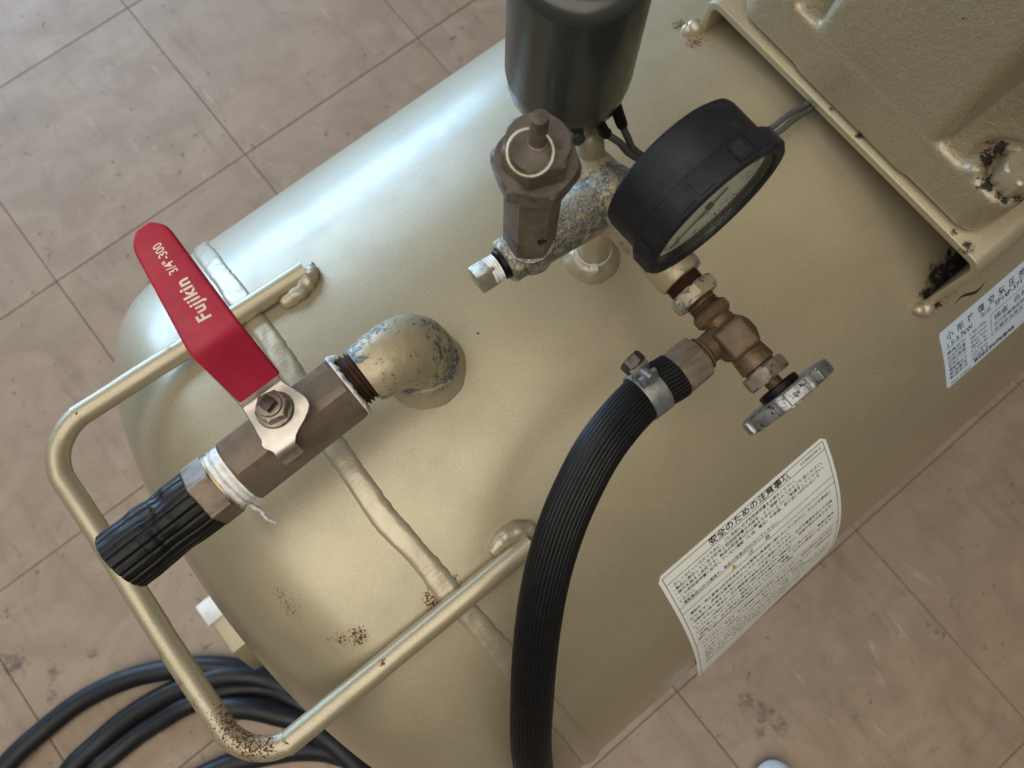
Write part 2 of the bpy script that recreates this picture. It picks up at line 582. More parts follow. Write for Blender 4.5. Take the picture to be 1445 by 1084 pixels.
# dark scuffs and dropped dots
s3 = m.noise(m.mapping(q, (9, 26, 1), (0, 0, -0.3)), 3.2, 5, 0.7, 0.6)
s4 = m.noise(p, 5.2, 2)
k = m.math('MULTIPLY', m.ramp(s3, 0.60, 0.72), m.ramp(s4, 0.54, 0.68))
col = m.mix(m.math('MULTIPLY', k, 0.6), col, (0.115, 0.085, 0.065))
s5 = m.noise(p, 60, 3, 0.6)
k = m.math('MULTIPLY', m.ramp(s5, 0.63, 0.69), m.ramp(m.noise(p, 9, 1), 0.42, 0.55))
col = m.mix(m.math('MULTIPLY', k, 0.65), col, (0.085, 0.072, 0.065))
dk = m.spots(p, [((0.140, -0.300, 0), 0.022), ((0.146, -0.322, 0), 0.026), ((0.150, -0.345, 0), 0.024), ((0.128, -0.335, 0), 0.016), ((-0.515, 0.285, 0), 0.035), ((-0.485, 0.245, 0), 0.018), ((-0.50, 0.225, 0), 0.016), ((-0.435, 0.235, 0), 0.014)])
k = m.math('MULTIPLY', m.ramp(m.math('ADD', m.noise(p, 130, 5, 0.65), m.math('MULTIPLY', dk, 0.3)), 0.60, 0.92), m.ramp(dk, 0.05, 0.4))
col = m.mix(m.math('MULTIPLY', k, 0.75), col, (0.04, 0.037, 0.035))
fine = m.noise(p, 420, 3, 0.7)
col = m.mix(m.ramp(fine, 0.35, 0.65, 0, 0.10), col, (0.18, 0.14, 0.11))
nrm = m.bump(m.noise(p, 60, 4, 0.6), 0.12, 0.0008)
M_tile = m.set(col, m.ramp(m.noise(p, 22, 4), 0.3, 0.7, 0.40, 0.58), 0.0, nrm)
M_joint = simple("dark_tile_joint", (0.165, 0.122, 0.09), 0.8)

# ================================================================== SETTING: floor and its tiles
TS = 0.303
GX, GY = 0.0811, 0.9737
bm = bmesh.new()
box(bm, Matrix(), (-1.9, -1.6, -0.02), (2.4, 2.3, -0.0016))
floor = obj("floor", bm, M_joint, None, 0)
floor["kind"] = "structure"
floor["label"] = "beige pink vinyl tile floor under the compressor"
bm = bmesh.new()
g = 0.0006
box(bm, Matrix(), (-TS / 2 + g, -TS / 2 + g, -0.0030), (TS / 2 - g, TS / 2 - g, 0.0), 0.0005, 1)
tile0 = obj("tile", bm, M_tile, floor, 0)
first = True
for i in range(-3, 6):
    for j in range(-1, 7):
        o = tile0 if first else tile0.copy()
        if not first:
            sc.collection.objects.link(o)
            o.parent = floor
        first = False
        o.location = (GX + (i + 0.5) * TS, GY - (j - 0.5) * TS, random.uniform(-0.0002, 0.0002))
        o.rotation_euler = (random.uniform(-0.0006, 0.0006), random.uniform(-0.0006, 0.0006), random.uniform(-0.0012, 0.0012))

# ================================================================== THE COMPRESSOR
YC, ZC, RT, XW = 0.09328, 0.4027, 0.22501, -0.0215
comp = thing("air_compressor", (0.35, YC, 0.0), "champagne gold air compressor with horizontal tank, gauge and valves on beige tile floor", "air compressor")


def cyl(x, th, dr=0.0):
    """point on the tank: th in degrees from straight up, + towards the window"""
    a = math.radians(th)
    return V(x, YC + (RT + dr) * math.sin(a), ZC + (RT + dr) * math.cos(a))


# ---- tank: straight shell and an elliptical head
bm = bmesh.new()
prof = [(0.02, 1.15), (RT, 1.149)]
for i in range(9):
    prof.append((RT, 1.1 - i * (1.1 - XW) / 8))
FL, HD, SN = 0.0253, 0.0987, 2.6
for i in range(1, 5):
    prof.append((RT, XW - FL * i / 4))
for i in range(1, 61):
    a = PI / 2 * i / 60
    prof.append((max(RT * math.cos(a) ** (2 / SN), 0.0006), XW - FL - HD * math.sin(a) ** (2 / SN)))
Mx = frame((0, YC, ZC), (1, 0, 0))
lathe(bm, Mx, prof, 220)
tank = obj("tank", bm, M_tank, comp, 35)

# girth weld bead
WP = [(-110, -0.024), (-74, -0.0245), (-55, -0.0215), (-34, -0.0215), (-29, -0.0225), (-19, -0.0235), (-10, -0.0252), (-1, -0.0240), (12.6, -0.0190), (20, -0.0175), (34, -0.0190), (59, -0.0210), (110, -0.022)]


def weld_x(th):
    for (a, x), (b, y) in zip(WP[:-1], WP[1:]):
        if a <= th <= b:
            t = (th - a) / (b - a)
            t = t * t * (3 - 2 * t)
            return x + (y - x) * t
    return WP[0][1]


bm = bmesh.new()
rows = []
NX = 12
for i in range(1100):
    th = -108 + 216 * i / 1099
    c = weld_x(th)
    wl = 0.0068 + 0.0012 * noise.noise(V(th * 0.16, 3.1, 0)) + 0.0004 * noise.noise(V(th * 0.9, 1, 0))
    wr = 0.0062 + 0.0012 * noise.noise(V(th * 0.18, 9.3, 0)) + 0.0005 * noise.noise(V(th * 1.1, 5, 0))
    row = []
    for k in range(NX + 1):
        u = -1 + 2 * k / NX
        x = c + (u * wl if u < 0 else u * wr)
        h = (1 - abs(u) ** 3.6) * (0.0021 + 0.0004 * noise.noise(V(th * 0.5, u * 1.5, 2)) + 0.000025 * math.sin(9.0 * th + 5 * u * u)) - 0.0003
        if u < -0.98 or u > 0.98:
            h = -0.0006
        row.append(bm.verts.new(cyl(x, th, h)))
    rows.append(row)
for a, b in zip(rows[:-1], rows[1:]):
    for k in range(NX):
        bm.faces.new((a[k], b[k], b[k + 1], a[k + 1]))
obj("girth_weld", bm, M_weld, tank, 60)

# ---- handle: bent rod welded to the shell
RR = 0.0057
hz = 0.6136


def arc(c, r, a0, a1, n):
    return [V(c[0] + r * math.cos(math.radians(a0 + (a1 - a0) * i / n)), c[1] + r * math.sin(math.radians(a0 + (a1 - a0) * i / n)), hz) for i in range(n + 1)]


hp = [V(0.0180, 0.1852, hz), V(-0.03, 0.1876, hz), V(-0.1090, 0.1920, hz)]
hp += arc((-0.1135, 0.1680), 0.0240, 88, 181, 14)
hp += [V(-0.1380, 0.13, hz), V(-0.1398, 0.075, hz)]
hp += arc((-0.1165, 0.0270), 0.0240, 181, 269, 14)
hp += [V(-0.05, 0.0028, hz), V(0.0215, 0.0030, hz)]
path = resample(hp, 0.004)
bm = bmesh.new()
tube(bm, path, RR, 24, wob=(0.00022, 120))
handle = obj("handle", bm, M_handle, comp, 50)


def blob_weld(name, pts, r, parent, mat=None, amp=0.0016, freq=260):
    bm = bmesh.new()
    pp = resample(pts, 0.0012)
    tube(bm, pp, lambda t: r * (0.55 + 0.45 * math.sin(PI * min(1, max(0, t * 0.9 + 0.08)))), 14, wob=(amp, freq), round_ends=True)
    return obj(name, bm, mat or M_weld, parent, 70)


blob_weld("handle_weld", [cyl(-0.002, 21.6, 0.002), cyl(0.007, 21.5, 0.0028), cyl(0.015, 22.2, 0.003), cyl(0.0205, 23.4, 0.0026), cyl(0.0215, 24.6, 0.001)], 0.0046, handle)
blob_weld("handle_weld", [cyl(0.004, -21.2, 0.001), cyl(0.012, -20.9, 0.0022), cyl(0.020, -21.2, 0.0026), cyl(0.0255, -22.4, 0.0024), cyl(0.0265, -23.6, 0.001)], 0.0046, handle)

# ---- outlet elbow on the tank top
EX, EY, EZ = 0.0331, 0.1008, 0.6760
bm = bmesh.new()
Mb = frame((EX, EY, 0), (0, 0, 1))
TZ = ZC + RT
lathe(bm, Mb, [(0.0222, TZ - 0.003), (0.0205, TZ + 0.0012), (0.0190, TZ + 0.0044), (0.0172, TZ + 0.0076), (0.0150, TZ + 0.0092), (0.0150, TZ + 0.018)], 56, wob=(0.0011, 190))
obj("tank_boss", bm, M_weld, tank, 60)
bm = bmesh.new()
# swept bend: vertical leg then a turn to -x
bp = [V(EX, EY, TZ + 0.010), V(EX, EY, TZ + 0.020)]
RB = 0.0215
zc0 = EZ - RB
for i in range(15):
    a = PI / 2 * i / 14
    bp.append(V(EX - RB + RB * math.cos(a), EY, zc0 + RB * math.sin(a)))
bp += [V(0.0095, EY + 0.0004, EZ), V(0.0068, EY + 0.0005, EZ)]


def erad(t):
    return 0.0160 - 0.0028 * max(0, (t - 0.50) / 0.5) ** 1.6


tube(bm, resample(bp, 0.0015), erad, 40, wob=(0.00030, 200))
lathe(bm, Mb, [(0.0160, TZ + 0.0105), (0.0176, TZ + 0.0110), (0.0180, TZ + 0.0125), (0.0180, TZ + 0.0170), (0.0174, TZ + 0.0185), (0.0158, TZ + 0.0195)], 48, cap0=False, cap1=False)
elbow = obj("elbow", bm, M_elbow, comp, 60)

# ---- ball valve, lying along -x
VY0, VZ = 0.1017, 0.6760
Mv = frame((0.0, VY0, VZ), (-1, -0.0169, 0.0), (0, 0, 1))   # local z runs away from the elbow, x is up, y: (z cross x)
roll = math.radians(-20.7)
# local y of that frame
ydir = Mv.to_3x3() @ V(0, 1, 0)
sgn = 1 if ydir.y > 0 else -1


def vang(deg):       # angle about the valve axis from straight up, + towards the window
    return math.radians(deg) * sgn


bm = bmesh.new()
prof = []
for i in range(60):
    t = i / 59
    z = -0.0085 + 0.0125 * t
    prof.append((0.0113 + 0.0008 * math.cos(2 * PI * (z / 0.0019)), z))
lathe(bm, Mv, prof, 40)
obj("pipe_thread", bm, M_thread, elbow, 80)

bm = bmesh.new()
hexbar(bm, Mv, 0.0166, 0.0012, 0.0578, 0.0016, vang(-20.7))
# stem boss on the upper flat
sdir = Mv.to_3x3() @ V(math.cos(vang(9.3)), math.sin(vang(9.3)), 0)
SC = Mv @ V(0, 0, 0.0290)
Ms = frame(SC, sdir, (0, 1, 0))           # local z = stem, x points towards the window
lathe(bm, Ms, [(0.0085, 0.010), (0.0085, 0.0168), (0.0080, 0.0172)], 32)
valve = obj("ball_valve", bm, M_bronze, comp, 30, label="brown bronze hexagonal ball valve between elbow and hose stub")

# sealing tape at both ends
bm = bmesh.new()


def ring_tape(z0, z1, r, amp):
    pr = [(r - 0.002, z0)]
    for i in range(10):
        z = z0 + (z1 - z0) * i / 9
        pr.append((r + 0.0005 * math.sin(i * 2.3), z))
    pr.append((r - 0.002, z1))
    lathe(bm, Mv, pr, 60, wob=(amp, 420))


ring_tape(0.0572, 0.0650, 0.01335, 0.0005)
# loose strand
a0 = Mv @ V(-0.006 * 1, -0.0115 * sgn, 0.0640)
tube(bm, resample([a0, a0 + V(0.002, -0.004, -0.004), a0 + V(0.0015, -0.0075, -0.008), a0 + V(0.0026, -0.011, -0.013)], 0.0008), lambda t: 0.0013 * (1 - 0.45 * t), 8, wob=(0.0008, 600))
obj("sealing_tape", bm, M_tape, valve, 70)
bm = bmesh.new()
# ragged collar of tape at the elbow side
rows = []
for i in range(61):
    a = vang(-115 + 235 * i / 60)
    z0 = 0.0016
    ln = 0.0016 + 0.0014 * abs(noise.noise(V(i * 0.35, 2.2, 0)))
    if i > 44:
        ln += 0.0038 * min(1, (i - 44) / 4) * (0.75 + 0.5 * noise.noise(V(i * 0.5, 7, 0)))
    row = []
    for k, (u, r) in enumerate(((0, 0.0150), (0.25, 0.0152), (0.7, 0.0142), (1, 0.0124))):
        rr = r + 0.0006 * noise.noise(V(i * 0.5, k, 4))
        row.append(bm.verts.new(Mv @ V(rr * math.cos(a), rr * math.sin(a), z0 - u * ln)))
    for u, r in ((1, 0.0116), (0, 0.0126)):
        row.append(bm.verts.new(Mv @ V(r * math.cos(a), r * math.sin(a), z0 - u * ln * 0.9)))
    rows.append(row)
for a, b in zip(rows[:-1], rows[1:]):
    for k in range(len(a)):
        bm.faces.new((a[k], b[k], b[(k + 1) % len(a)], a[(k + 1) % len(a)]))
bm.faces.new(rows[0]); bm.faces.new(list(reversed(rows[-1])))
obj("sealing_tape", bm, M_tape, valve, 70)

# hose nipple
bm = bmesh.new()
hexbar(bm, Mv, 0.0148, 0.0650, 0.0760, 0.0010, vang(8))
lathe(bm, Mv, [(0.0100, 0.074), (0.0100, 0.095)], 32)
nip = obj("hose_nipple", bm, M_bronze, comp, 30)
bm = bmesh.new()
lathe(bm, Mv, [(0.0128, 0.0644), (0.0138, 0.0646), (0.0138, 0.0653), (0.0128, 0.0655)], 48)
obj("bright_edge", bm, M_brasslid, nip, 40)

# stub of ribbed hose pushed over the nipple, creased by an old clamp
bm = bmesh.new()
NR = 20
SEG = NR * 10
rings = []
z0, z1 = 0.0752, 0.1140
NZ = 60
for i in range(NZ + 1):
    t = i / NZ
    z = z0 + (z1 - z0) * t
    ring = []
    for k in range(SEG):
        a = 2 * PI * k / SEG
        groove = (0.00065, 0.0002, 0, 0, 0, 0, 0, 0, 0, 0.0002)[k % 10]
        r = 0.0140 - groove
        # creases: pressed patches where the old clamp screw pads sat
        for (ca, ct, wa, wt, dd) in ((-8, 0.36, 22, 0.09, 0.0013), (-28, 0.58, 26, 0.07, 0.0013), (20, 0.46, 20, 0.08, -0.0010), (45, 0.30, 18, 0.06, -0.0012), (58, 0.55, 22, 0.10, 0.0010)):
            da = (math.degrees(a) * sgn - ca + 180) % 360 - 180
            e = math.exp(-(da / wa) ** 4 - ((t - ct) / wt) ** 4)
            r += dd * 0.65 * e
        r -= 0.0007 * math.exp(-((t - 0.47) / 0.16) ** 2)
        r += 0.0004 * noise.noise(V(math.cos(a) * 2.2, math.sin(a) * 2.2, t * 5))
        zz = z + 0.0012 * math.cos(a - vang(40)) * t
        ring.append(bm.verts.new(Mv @ V(r * math.cos(a), r * math.sin(a), zz)))
    rings.append(ring)
for a, b in zip(rings[:-1], rings[1:]):
    for k in range(SEG):
        bm.faces.new((a[k], a[(k + 1) % SEG], b[(k + 1) % SEG], b[k]))
inn = [bm.verts.new(Mv @ V(0.0085 * math.cos(2 * PI * k / SEG), 0.0085 * math.sin(2 * PI * k / SEG), z1 - 0.0002)) for k in range(SEG)]
inn2 = [bm.verts.new(Mv @ V(0.0085 * math.cos(2 * PI * k / SEG), 0.0085 * math.sin(2 * PI * k / SEG), z1 - 0.020)) for k in range(SEG)]
for k in range(SEG):
    bm.faces.new((rings[-1][k], rings[-1][(k + 1) % SEG], inn[(k + 1) % SEG], inn[k]))
    bm.faces.new((inn[k], inn[(k + 1) % SEG], inn2[(k + 1) % SEG], inn2[k]))
bm.faces.new(inn2)
bm.faces.new(list(reversed(rings[0])))
obj("hose_stub", bm, M_rubber, comp, 35, label="short black ribbed rubber hose stub with clamp creases")

# ---- valve lever: stainless strap, red sleeve, nut
# strap drawn in world x (width) and a profile running to +y
LC = -0.0283
LH = [(0.0880, 0.6890), (0.0893, 0.6948), (0.0920, 0.6972), (0.1000, 0.6976), (0.1120, 0.6962), (0.1152, 0.6972), (0.1215, 0.7035), (0.1300, 0.7180), (0.1335, 0.7215), (0.1400, 0.7228), (0.1600, 0.7250), (0.1795, 0.7268)]


def strap(bm, pts, wfun, thick, bev=0.0, xoff=lambda y: 0.0, rnd=0):
    """solid strap following (y, z) points, with width wfun(y)"""
    P = [V(0, a, b) for a, b in pts]
    rp = resample(P, 0.0015)
    n = len(rp)
    rows = []
    L = sum((rp[i + 1] - rp[i]).length for i in range(n - 1))
    s = 0.0
    for i in range(n):
        if i:
            s += (rp[i] - rp[i - 1]).length
        T = (rp[min(i + 1, n - 1)] - rp[max(i - 1, 0)]).normalized()
        N = V(0, -T.z, T.y)
        hw = wfun(s / L, rp[i].y)
        xo = LC + xoff(rp[i].y)
        row = []
        e = min(thick * 0.45, 0.0018)
        if rnd:
            e = rnd
            sec = []
            for (sx, sz) in ((1, 1), (-1, 1), (-1, -1), (1, -1)):
                for q in range(4):
                    aa = q / 3 * PI / 2
                    if (sx, sz) == (1, 1):
                        u, v_ = math.cos(aa), math.sin(aa)
                    elif (sx, sz) == (-1, 1):
                        u, v_ = -math.sin(aa), math.cos(aa)
                    elif (sx, sz) == (-1, -1):
                        u, v_ = -math.cos(aa), -math.sin(aa)
                    else:
                        u, v_ = math.sin(aa), -math.cos(aa)
                    sec.append((sx * (hw - e) + u * e, sz * (thick / 2 - e) + v_ * e))
        else:
            e = 0.0004
            sec = [(hw, thick / 2 - e), (hw - e, thick / 2), (-hw + e, thick / 2), (-hw, thick / 2 - e), (-hw, -thick / 2 + e), (-hw + e, -thick / 2), (hw - e, -thick / 2), (hw, -thick / 2 + e)]
        for (u, v_) in sec:
            row.append(bm.verts.new(V(xo + u, rp[i].y, rp[i].z) + N * v_))
        rows.append(row)
    m_ = len(rows[0])
    for a, b in zip(rows[:-1], rows[1:]):
        for k in range(m_):
            bm.faces.new((a[k], a[(k + 1) % m_], b[(k + 1) % m_], b[k]))
    bm.faces.new(rows[0]); bm.faces.new(list(reversed(rows[-1])))


def w_metal(t, y):
    if y < 0.0905:
        return 0.0046
    if y < 0.0965:
        u = (y - 0.0905) / 0.006
        return 0.0046 + 0.0066 * (u * u * (3 - 2 * u))
    if y < 0.104:
        return 0.0112 + 0.0006 * math.sin((y - 0.0965) / 0.0075 * PI)
    if y < 0.113:
        u = (y - 0.104) / 0.009
        return 0.0112 - 0.0018 * u
    return 0.0094


def x_metal(y):
    return -0.0068 * max(0.0, min(1.0, (0.0985 - y) / 0.008)) - (0.0012 if y > 0.112 else 0.0012 * max(0, (y - 0.103) / 0.009))


bm = bmesh.new()
strap(bm, LH[:9], w_metal, 0.0026, xoff=x_metal)
lever = obj("valve_lever", bm, M_steel, comp, 40, label="flat stainless valve lever with red sleeve lettered in cream")
# red dipped sleeve
bm = bmesh.new()
SL = [(0.1166, 0.6990), (0.1210, 0.7045), (0.1265, 0.7128), (0.1308, 0.7195), (0.1322, 0.7214), (0.1340, 0.7227), (0.1362, 0.72312), (0.1400, 0.7235), (0.1500, 0.7245), (0.1600, 0.7255), (0.1700, 0.7265), (0.1800, 0.7275), (0.1818, 0.72768)]


def w_red(t, y):
    if y < 0.133:
        return 0.0096 + 0.0010 * (y - 0.1166) / 0.0164
    h = 0.0106 - 0.0030 * (y - 0.133) / 0.045
    if y > 0.1755:
        h -= 0.0036 * ((y - 0.1755) / 0.0063) ** 2
    return h


strap(bm, SL, w_red, 0.0048, xoff=lambda y: -0.0002 + (0.004 * max(0, (y - 0.133) / 0.047)), rnd=0.0014)
obj("red_sleeve", bm, M_red, lever, 60)
# lettering on the grip
bm = bmesh.new()
gp0, gp1 = V(0, 0.1400, 0.7235), V(0, 0.1800, 0.7275)
gt = (gp1 - gp0).normalized()
gn = V(0, -gt.z, gt.y)


def on_grip(s0, lat):
    def fn(u, v):
        y = 0.1400 + (s0 + u) * gt.y
        base = gp0 + gt * (s0 + u) + gn * (0.0024 + 0.00012)
        return V(LC - lat - v + 0.0040 * max(0, (base.y - 0.133) / 0.047), base.y, base.z)
    return fn


put_text(bm, text_mesh("Fujikin", 0.0074, bold=0.00020, shear=0.15, spacing=1.12, width=0.0178), on_grip(-0.0010, -0.0034))
put_text(bm, text_mesh("3/4\"-300", 0.0052, bold=0.00004, width=0.0130), on_grip(0.0205, -0.0022))
obj("lettering", bm, M_ink, lever, 0)
# nut and square stem
bm = bmesh.new()
lathe(bm, Ms, [(0.0050, 0.0215), (0.0076, 0.0218), (0.0078, 0.0226), (0.0074, 0.0234), (0.0060, 0.0240)], 40)
hexbar(bm, Ms, 0.0070, 0.0236, 0.0276, 0.0007, 0.3)
lathe(bm, Ms, [(0.0048, 0.0274), (0.0046, 0.0286), (0.0034, 0.0288)], 32)
obj("lever_nut", bm, M_nut, lever, 40)
bm = bmesh.new()
box(bm, Ms @ Matrix.Rotation(0.28, 4, 'Z'), (-0.0026, -0.0026, 0.015), (0.0026, 0.0026, 0.0318), 0.0005)
obj("valve_stem", bm, M_darkst, lever, 40)

# ---- manifold casting on its riser
JX, JY, JZ = 0.1357, 0.0950, 0.6920
bm = bmesh.new()
Mp = frame((0.1350, 0.0940, 0), (0, 0, 1))
lathe(bm, Mp, [(0.0152, TZ - 0.002), (0.0140, TZ + 0.0014), (0.0126, TZ + 0.0034), (0.0108, TZ + 0.0054), (0.0090, TZ + 0.0068)], 48, wob=(0.0013, 210))
obj("riser_weld", bm, M_weld, tank, 60)
bm = bmesh.new()
lathe(bm, Mp, [(0.0080, TZ + 0.002), (0.0080, JZ - 0.006)], 36)
riser = obj("riser_pipe", bm, M_weld, comp, 50)
bm = bmesh.new()
zt = TZ + 0.0095
lathe(bm, Mp, [(0.0082, zt - 0.0012), (0.0091, zt - 0.0012), (0.0091, zt + 0.0012), (0.0082, zt + 0.0012)], 40, cap0=False, cap1=False)
Mt = frame((0.1350, 0.0940, zt), (-0.62, -0.78, 0), (0, 0, 1))
box(bm, Mt, (-0.0018, -0.0020, 0.0078), (0.0018, 0.0020, 0.0118), 0.0004)
obj("zip_tie", bm, M_nylon, riser, 40)

bm = bmesh.new()
a1 = V(0.0812, 0.0990, JZ)
d1 = (a1 - V(JX, JY, JZ))
M1 = frame((JX, JY, JZ), d1, (0, 0, 1))
L1 = d1.length
lathe(bm, M1, [(0.0128, -0.002), (0.0118, L1 * 0.35), (0.0104, L1 - 0.014), (0.0098, L1 - 0.010), (0.0098, L1 - 0.0075), (0.0098, L1 - 0.001), (0.0090, L1), (0.0072, L1), (0.0070, L1 - 0.003)], 40, wob=(0.0004, 220))
M2 = frame((JX, JY, JZ), (0, -1, 0), (0, 0, 1))
lathe(bm, M2, [(0.0125, -0.004), (0.0112, 0.018), (0.0103, 0.034), (0.0106, 0.0385), (0.0106, 0.0470), (0.0098, 0.0484), (0.0080, 0.0484)], 44, wob=(0.0004, 220))
M3 = frame((JX, JY, JZ), (0.05, 1, 0.12), (0, 0, 1))
lathe(bm, M3, [(0.0125, -0.006), (0.0118, 0.010), (0.0098, 0.020), (0.0060, 0.026)], 40, wob=(0.0004, 220))
b2 = bmesh.new()
bmesh.ops.create_icosphere(b2, subdivisions=4, radius=0.0146)
for v in b2.verts:
    v.co += v.normal * noise.noise(v.co * 160) * 0.0006
merge(bm, b2, Matrix.Translation((JX, JY, JZ)))
# boss under the safety valve and gauge stem boss
SVX, SVY = 0.0938, 0.0978
lathe(bm, frame((SVX, SVY, 0), (0, 0, 1)), [(0.0110, JZ - 0.004), (0.0112, JZ + 0.004), (0.0108, JZ + 0.0095), (0.0090, JZ + 0.0102)], 40, wob=(0.0004, 220))
lathe(bm, frame((JX, 0.0660, 0), (0, 0, 1)), [(0.0085, JZ), (0.0085, JZ + 0.013), (0.0060, JZ + 0.015), (0.0055, JZ + 0.040)], 32)
# cast nib
lathe(bm, frame((0.0838, 0.0925, JZ + 0.0055), (-0.1, -0.45, 1), (1, 0, 0)), [(0.0024, -0.002), (0.0022, 0.0026), (0.0014, 0.0032)], 16)
manifold = obj("manifold", bm, M_peel, comp, 55, label="flaking beige and zinc grey cast pipe manifold")
# square plug in the left arm
bm = bmesh.new()
lathe(bm, M1, [(0.0068, L1 - 0.002), (0.0068, L1 + 0.0018), (0.0060, L1 + 0.0024)], 32)
obj("plug_seal", bm, M_rubber, manifold, 40)
bm = bmesh.new()
prof = [(0.0058 + 0.0004 * math.cos(i * 2.1), L1 + 0.003 + 0.0042 * i / 11) for i in range(12)]
lathe(bm, M1, prof, 32, wob=(0.0003, 500))
obj("sealing_tape", bm, M_tape, manifold, 60)
bm = bmesh.new()
box(bm, M1 @ Matrix.Rotation(0.55, 4, 'Z'), (-0.0047, -0.0047, L1 + 0.0055), (0.0047, 0.0047, L1 + 0.0142), 0.0007)
obj("square_plug", bm, M_chip, manifold, 40)

# ---- safety valve
Msv = frame((SVX, SVY, 0), (0, 0, 1), (1, 0, 0))
bm = bmesh.new()
hexbar(bm, Msv, 0.0109, 0.7025, 0.7580, 0.0008, math.radians(22))
safety = obj("safety_valve", bm, M_bronze2, comp, 30, label="dull brown safety valve with pull ring")
bm = bmesh.new()
hexbar(bm, Msv, 0.0158, 0.7570, 0.7655, 0.0011, math.radians(12))
obj("lock_nut", bm, M_bronze2, safety, 30)
bm = bmesh.new()
hexbar(bm, Msv, 0.0124, 0.7655, 0.7762, 0.0011, math.radians(38))
obj("valve_cap", bm, M_bronze2, safety, 30)
bm = bmesh.new()
lathe(bm, Msv, [(0.0037, 0.7700), (0.0037, 0.7766), (0.0030, 0.7768), (0.0030, 0.7895), (0.0027, 0.7903), (0.0012, 0.7905)], 28)
obj("pull_stem", bm, M_bronze2, safety, 40)
bm = bmesh.new()
rc = V(0.0880, 0.0946, 0.7800)
Mr = frame(rc, (-0.28, -0.25, 1.0), (1, 0.6, 0))
pts = [Mr @ V(0.0073 * math.cos(a * 2 * PI / 60), 0.0073 * math.sin(a * 2 * PI / 60), 0.0004 * math.sin(a * PI / 60)) for a in range(0, 60)]
tube(bm, pts, 0.00062, 10)
obj("pull_ring", bm, M_chip, safety, 60)
bm = bmesh.new()
hp_ = V(SVX - 0.0026, SVY - 0.0100, 0.7195)
lathe(bm, frame(hp_, (-0.30, -0.95, 0)), [(0.0018, -0.002), (0.0018, 0.0004), (0.0010, 0.0005)], 16)
obj("vent_hole", bm, M_rubber, safety, 40)

# ---- pressure switch
SX, SY, SZ = 0.1396, 0.1320, 0.7300
Msw = frame((SX, SY, 0), (0, 0, 1), (1, 0, 0))
bm = bmesh.new()
lathe(bm, Msw, [(0.0195, SZ - 0.006), (0.0222, SZ - 0.0045), (0.0236, SZ - 0.001), (0.0240, SZ + 0.004), (0.0241, SZ + 0.0078)], 72)
switch = obj("pressure_switch", bm, M_plastic, comp, 50, label="dark grey green pressure switch with round cap")
bm = bmesh.new()
pr = [(0.0238, SZ + 0.0082), (0.0247, SZ + 0.0084), (0.0246, SZ + 0.012), (0.0243, SZ + 0.060)]
for i in range(1, 9):
    a = PI / 2 * i / 8
    pr.append((0.0243 - 0.007 * (1 - math.cos(a)), SZ + 0.060 + 0.007 * math.sin(a)))
pr += [(0.010, SZ + 0.0675), (0.001, SZ + 0.0676)]
lathe(bm, Msw, pr, 72)
obj("cap", bm, M_plastic, switch, 60)
bm = bmesh.new()
c = V(0.1175, 0.1185, 0.7270)
box(bm, frame(c, (0, 0, 1), (-0.75, -0.35, 0)), (-0.004, -0.0042, -0.003), (0.0045, 0.0042, 0.003), 0.0008)
obj("ear", bm, M_plastic, switch, 40)
bm = bmesh.new()
lathe(bm, frame((0.1275, 0.1105, 0.7262), (-0.42, -0.88, 0.25)), [(0.0030, -0.003), (0.0030, 0.0008), (0.0022, 0.0014)], 20)
obj("screw", bm, M_plastic, switch, 40)
bm = bmesh.new()
lathe(bm, Msw, [(0.0065, 0.6985), (0.0075, 0.7010), (0.0078, 0.7060), (0.0070, 0.7120), (0.0066, 0.7180), (0.0110, 0.7195), (0.0110, 0.7250)], 40, wob=(0.0005, 200))
lathe(bm, frame((0.139, 0.1130, 0.7060), (0.0, 0.35, 1), (1, 0, 0)), [(0.003, -0.0085), (0.0056, -0.006), (0.0062, 0.0), (0.0056, 0.006), (0.003, 0.0085)], 32, wob=(0.0005, 200))
obj("mounting_neck", bm, peeled("neck_paint", 0.70, rust=1.0), switch, 60)
# two wires with black boots
wl = [[(0.138, 0.1118, 0.728), (0.1396, 0.1082, 0.722), (0.1464, 0.1039, 0.712), (0.1528, 0.1002, 0.700), (0.172, 0.0935, 0.678), (0.205, 0.0885, 0.660), (0.239, 0.0855, 0.650), (0.2583, 0.0862, 0.6455), (0.2808, 0.0867, 0.6365), (0.32, 0.088, 0.634)],
      [(0.1478, 0.1121, 0.728), (0.1478, 0.1073, 0.722), (0.1515, 0.1043, 0.710), (0.1553, 0.1004, 0.700), (0.175, 0.092, 0.676), (0.208, 0.0860, 0.659), (0.2412, 0.0816, 0.650), (0.2583, 0.0826, 0.6450), (0.2808, 0.0838, 0.6360), (0.32, 0.085, 0.634)]]
for q in wl:
    bm = bmesh.new()
    tube(bm, resample(q, 0.003), 0.00155, 12)
    wo = obj("wire", bm, M_wire, comp, 60)
    bm = bmesh.new()
    A, B, D = V(*q[0]), V(*q[1]), V(*q[2])
    tube(bm, [A + (A - B) * 0.3, A, A.lerp(B, 0.5), B, B.lerp(D, 0.18)], lambda t: 0.0026 - 0.0003 * t, 14)
    obj("boot", bm, M_rubber, wo, 50)

# ---- pressure gauge, facing -y
GC = V(0.1365, 0.0486, 0.7490)
Mg = frame(GC, (0, -1, 0.02), (0, 0, 1))
bm = bmesh.new()
lathe(bm, Mg, [(0.0225, -0.0270), (0.0262, -0.0268), (0.0284, -0.0255), (0.0290, -0.0235), (0.0289, -0.0100), (0.0286, -0.0094)], 96)
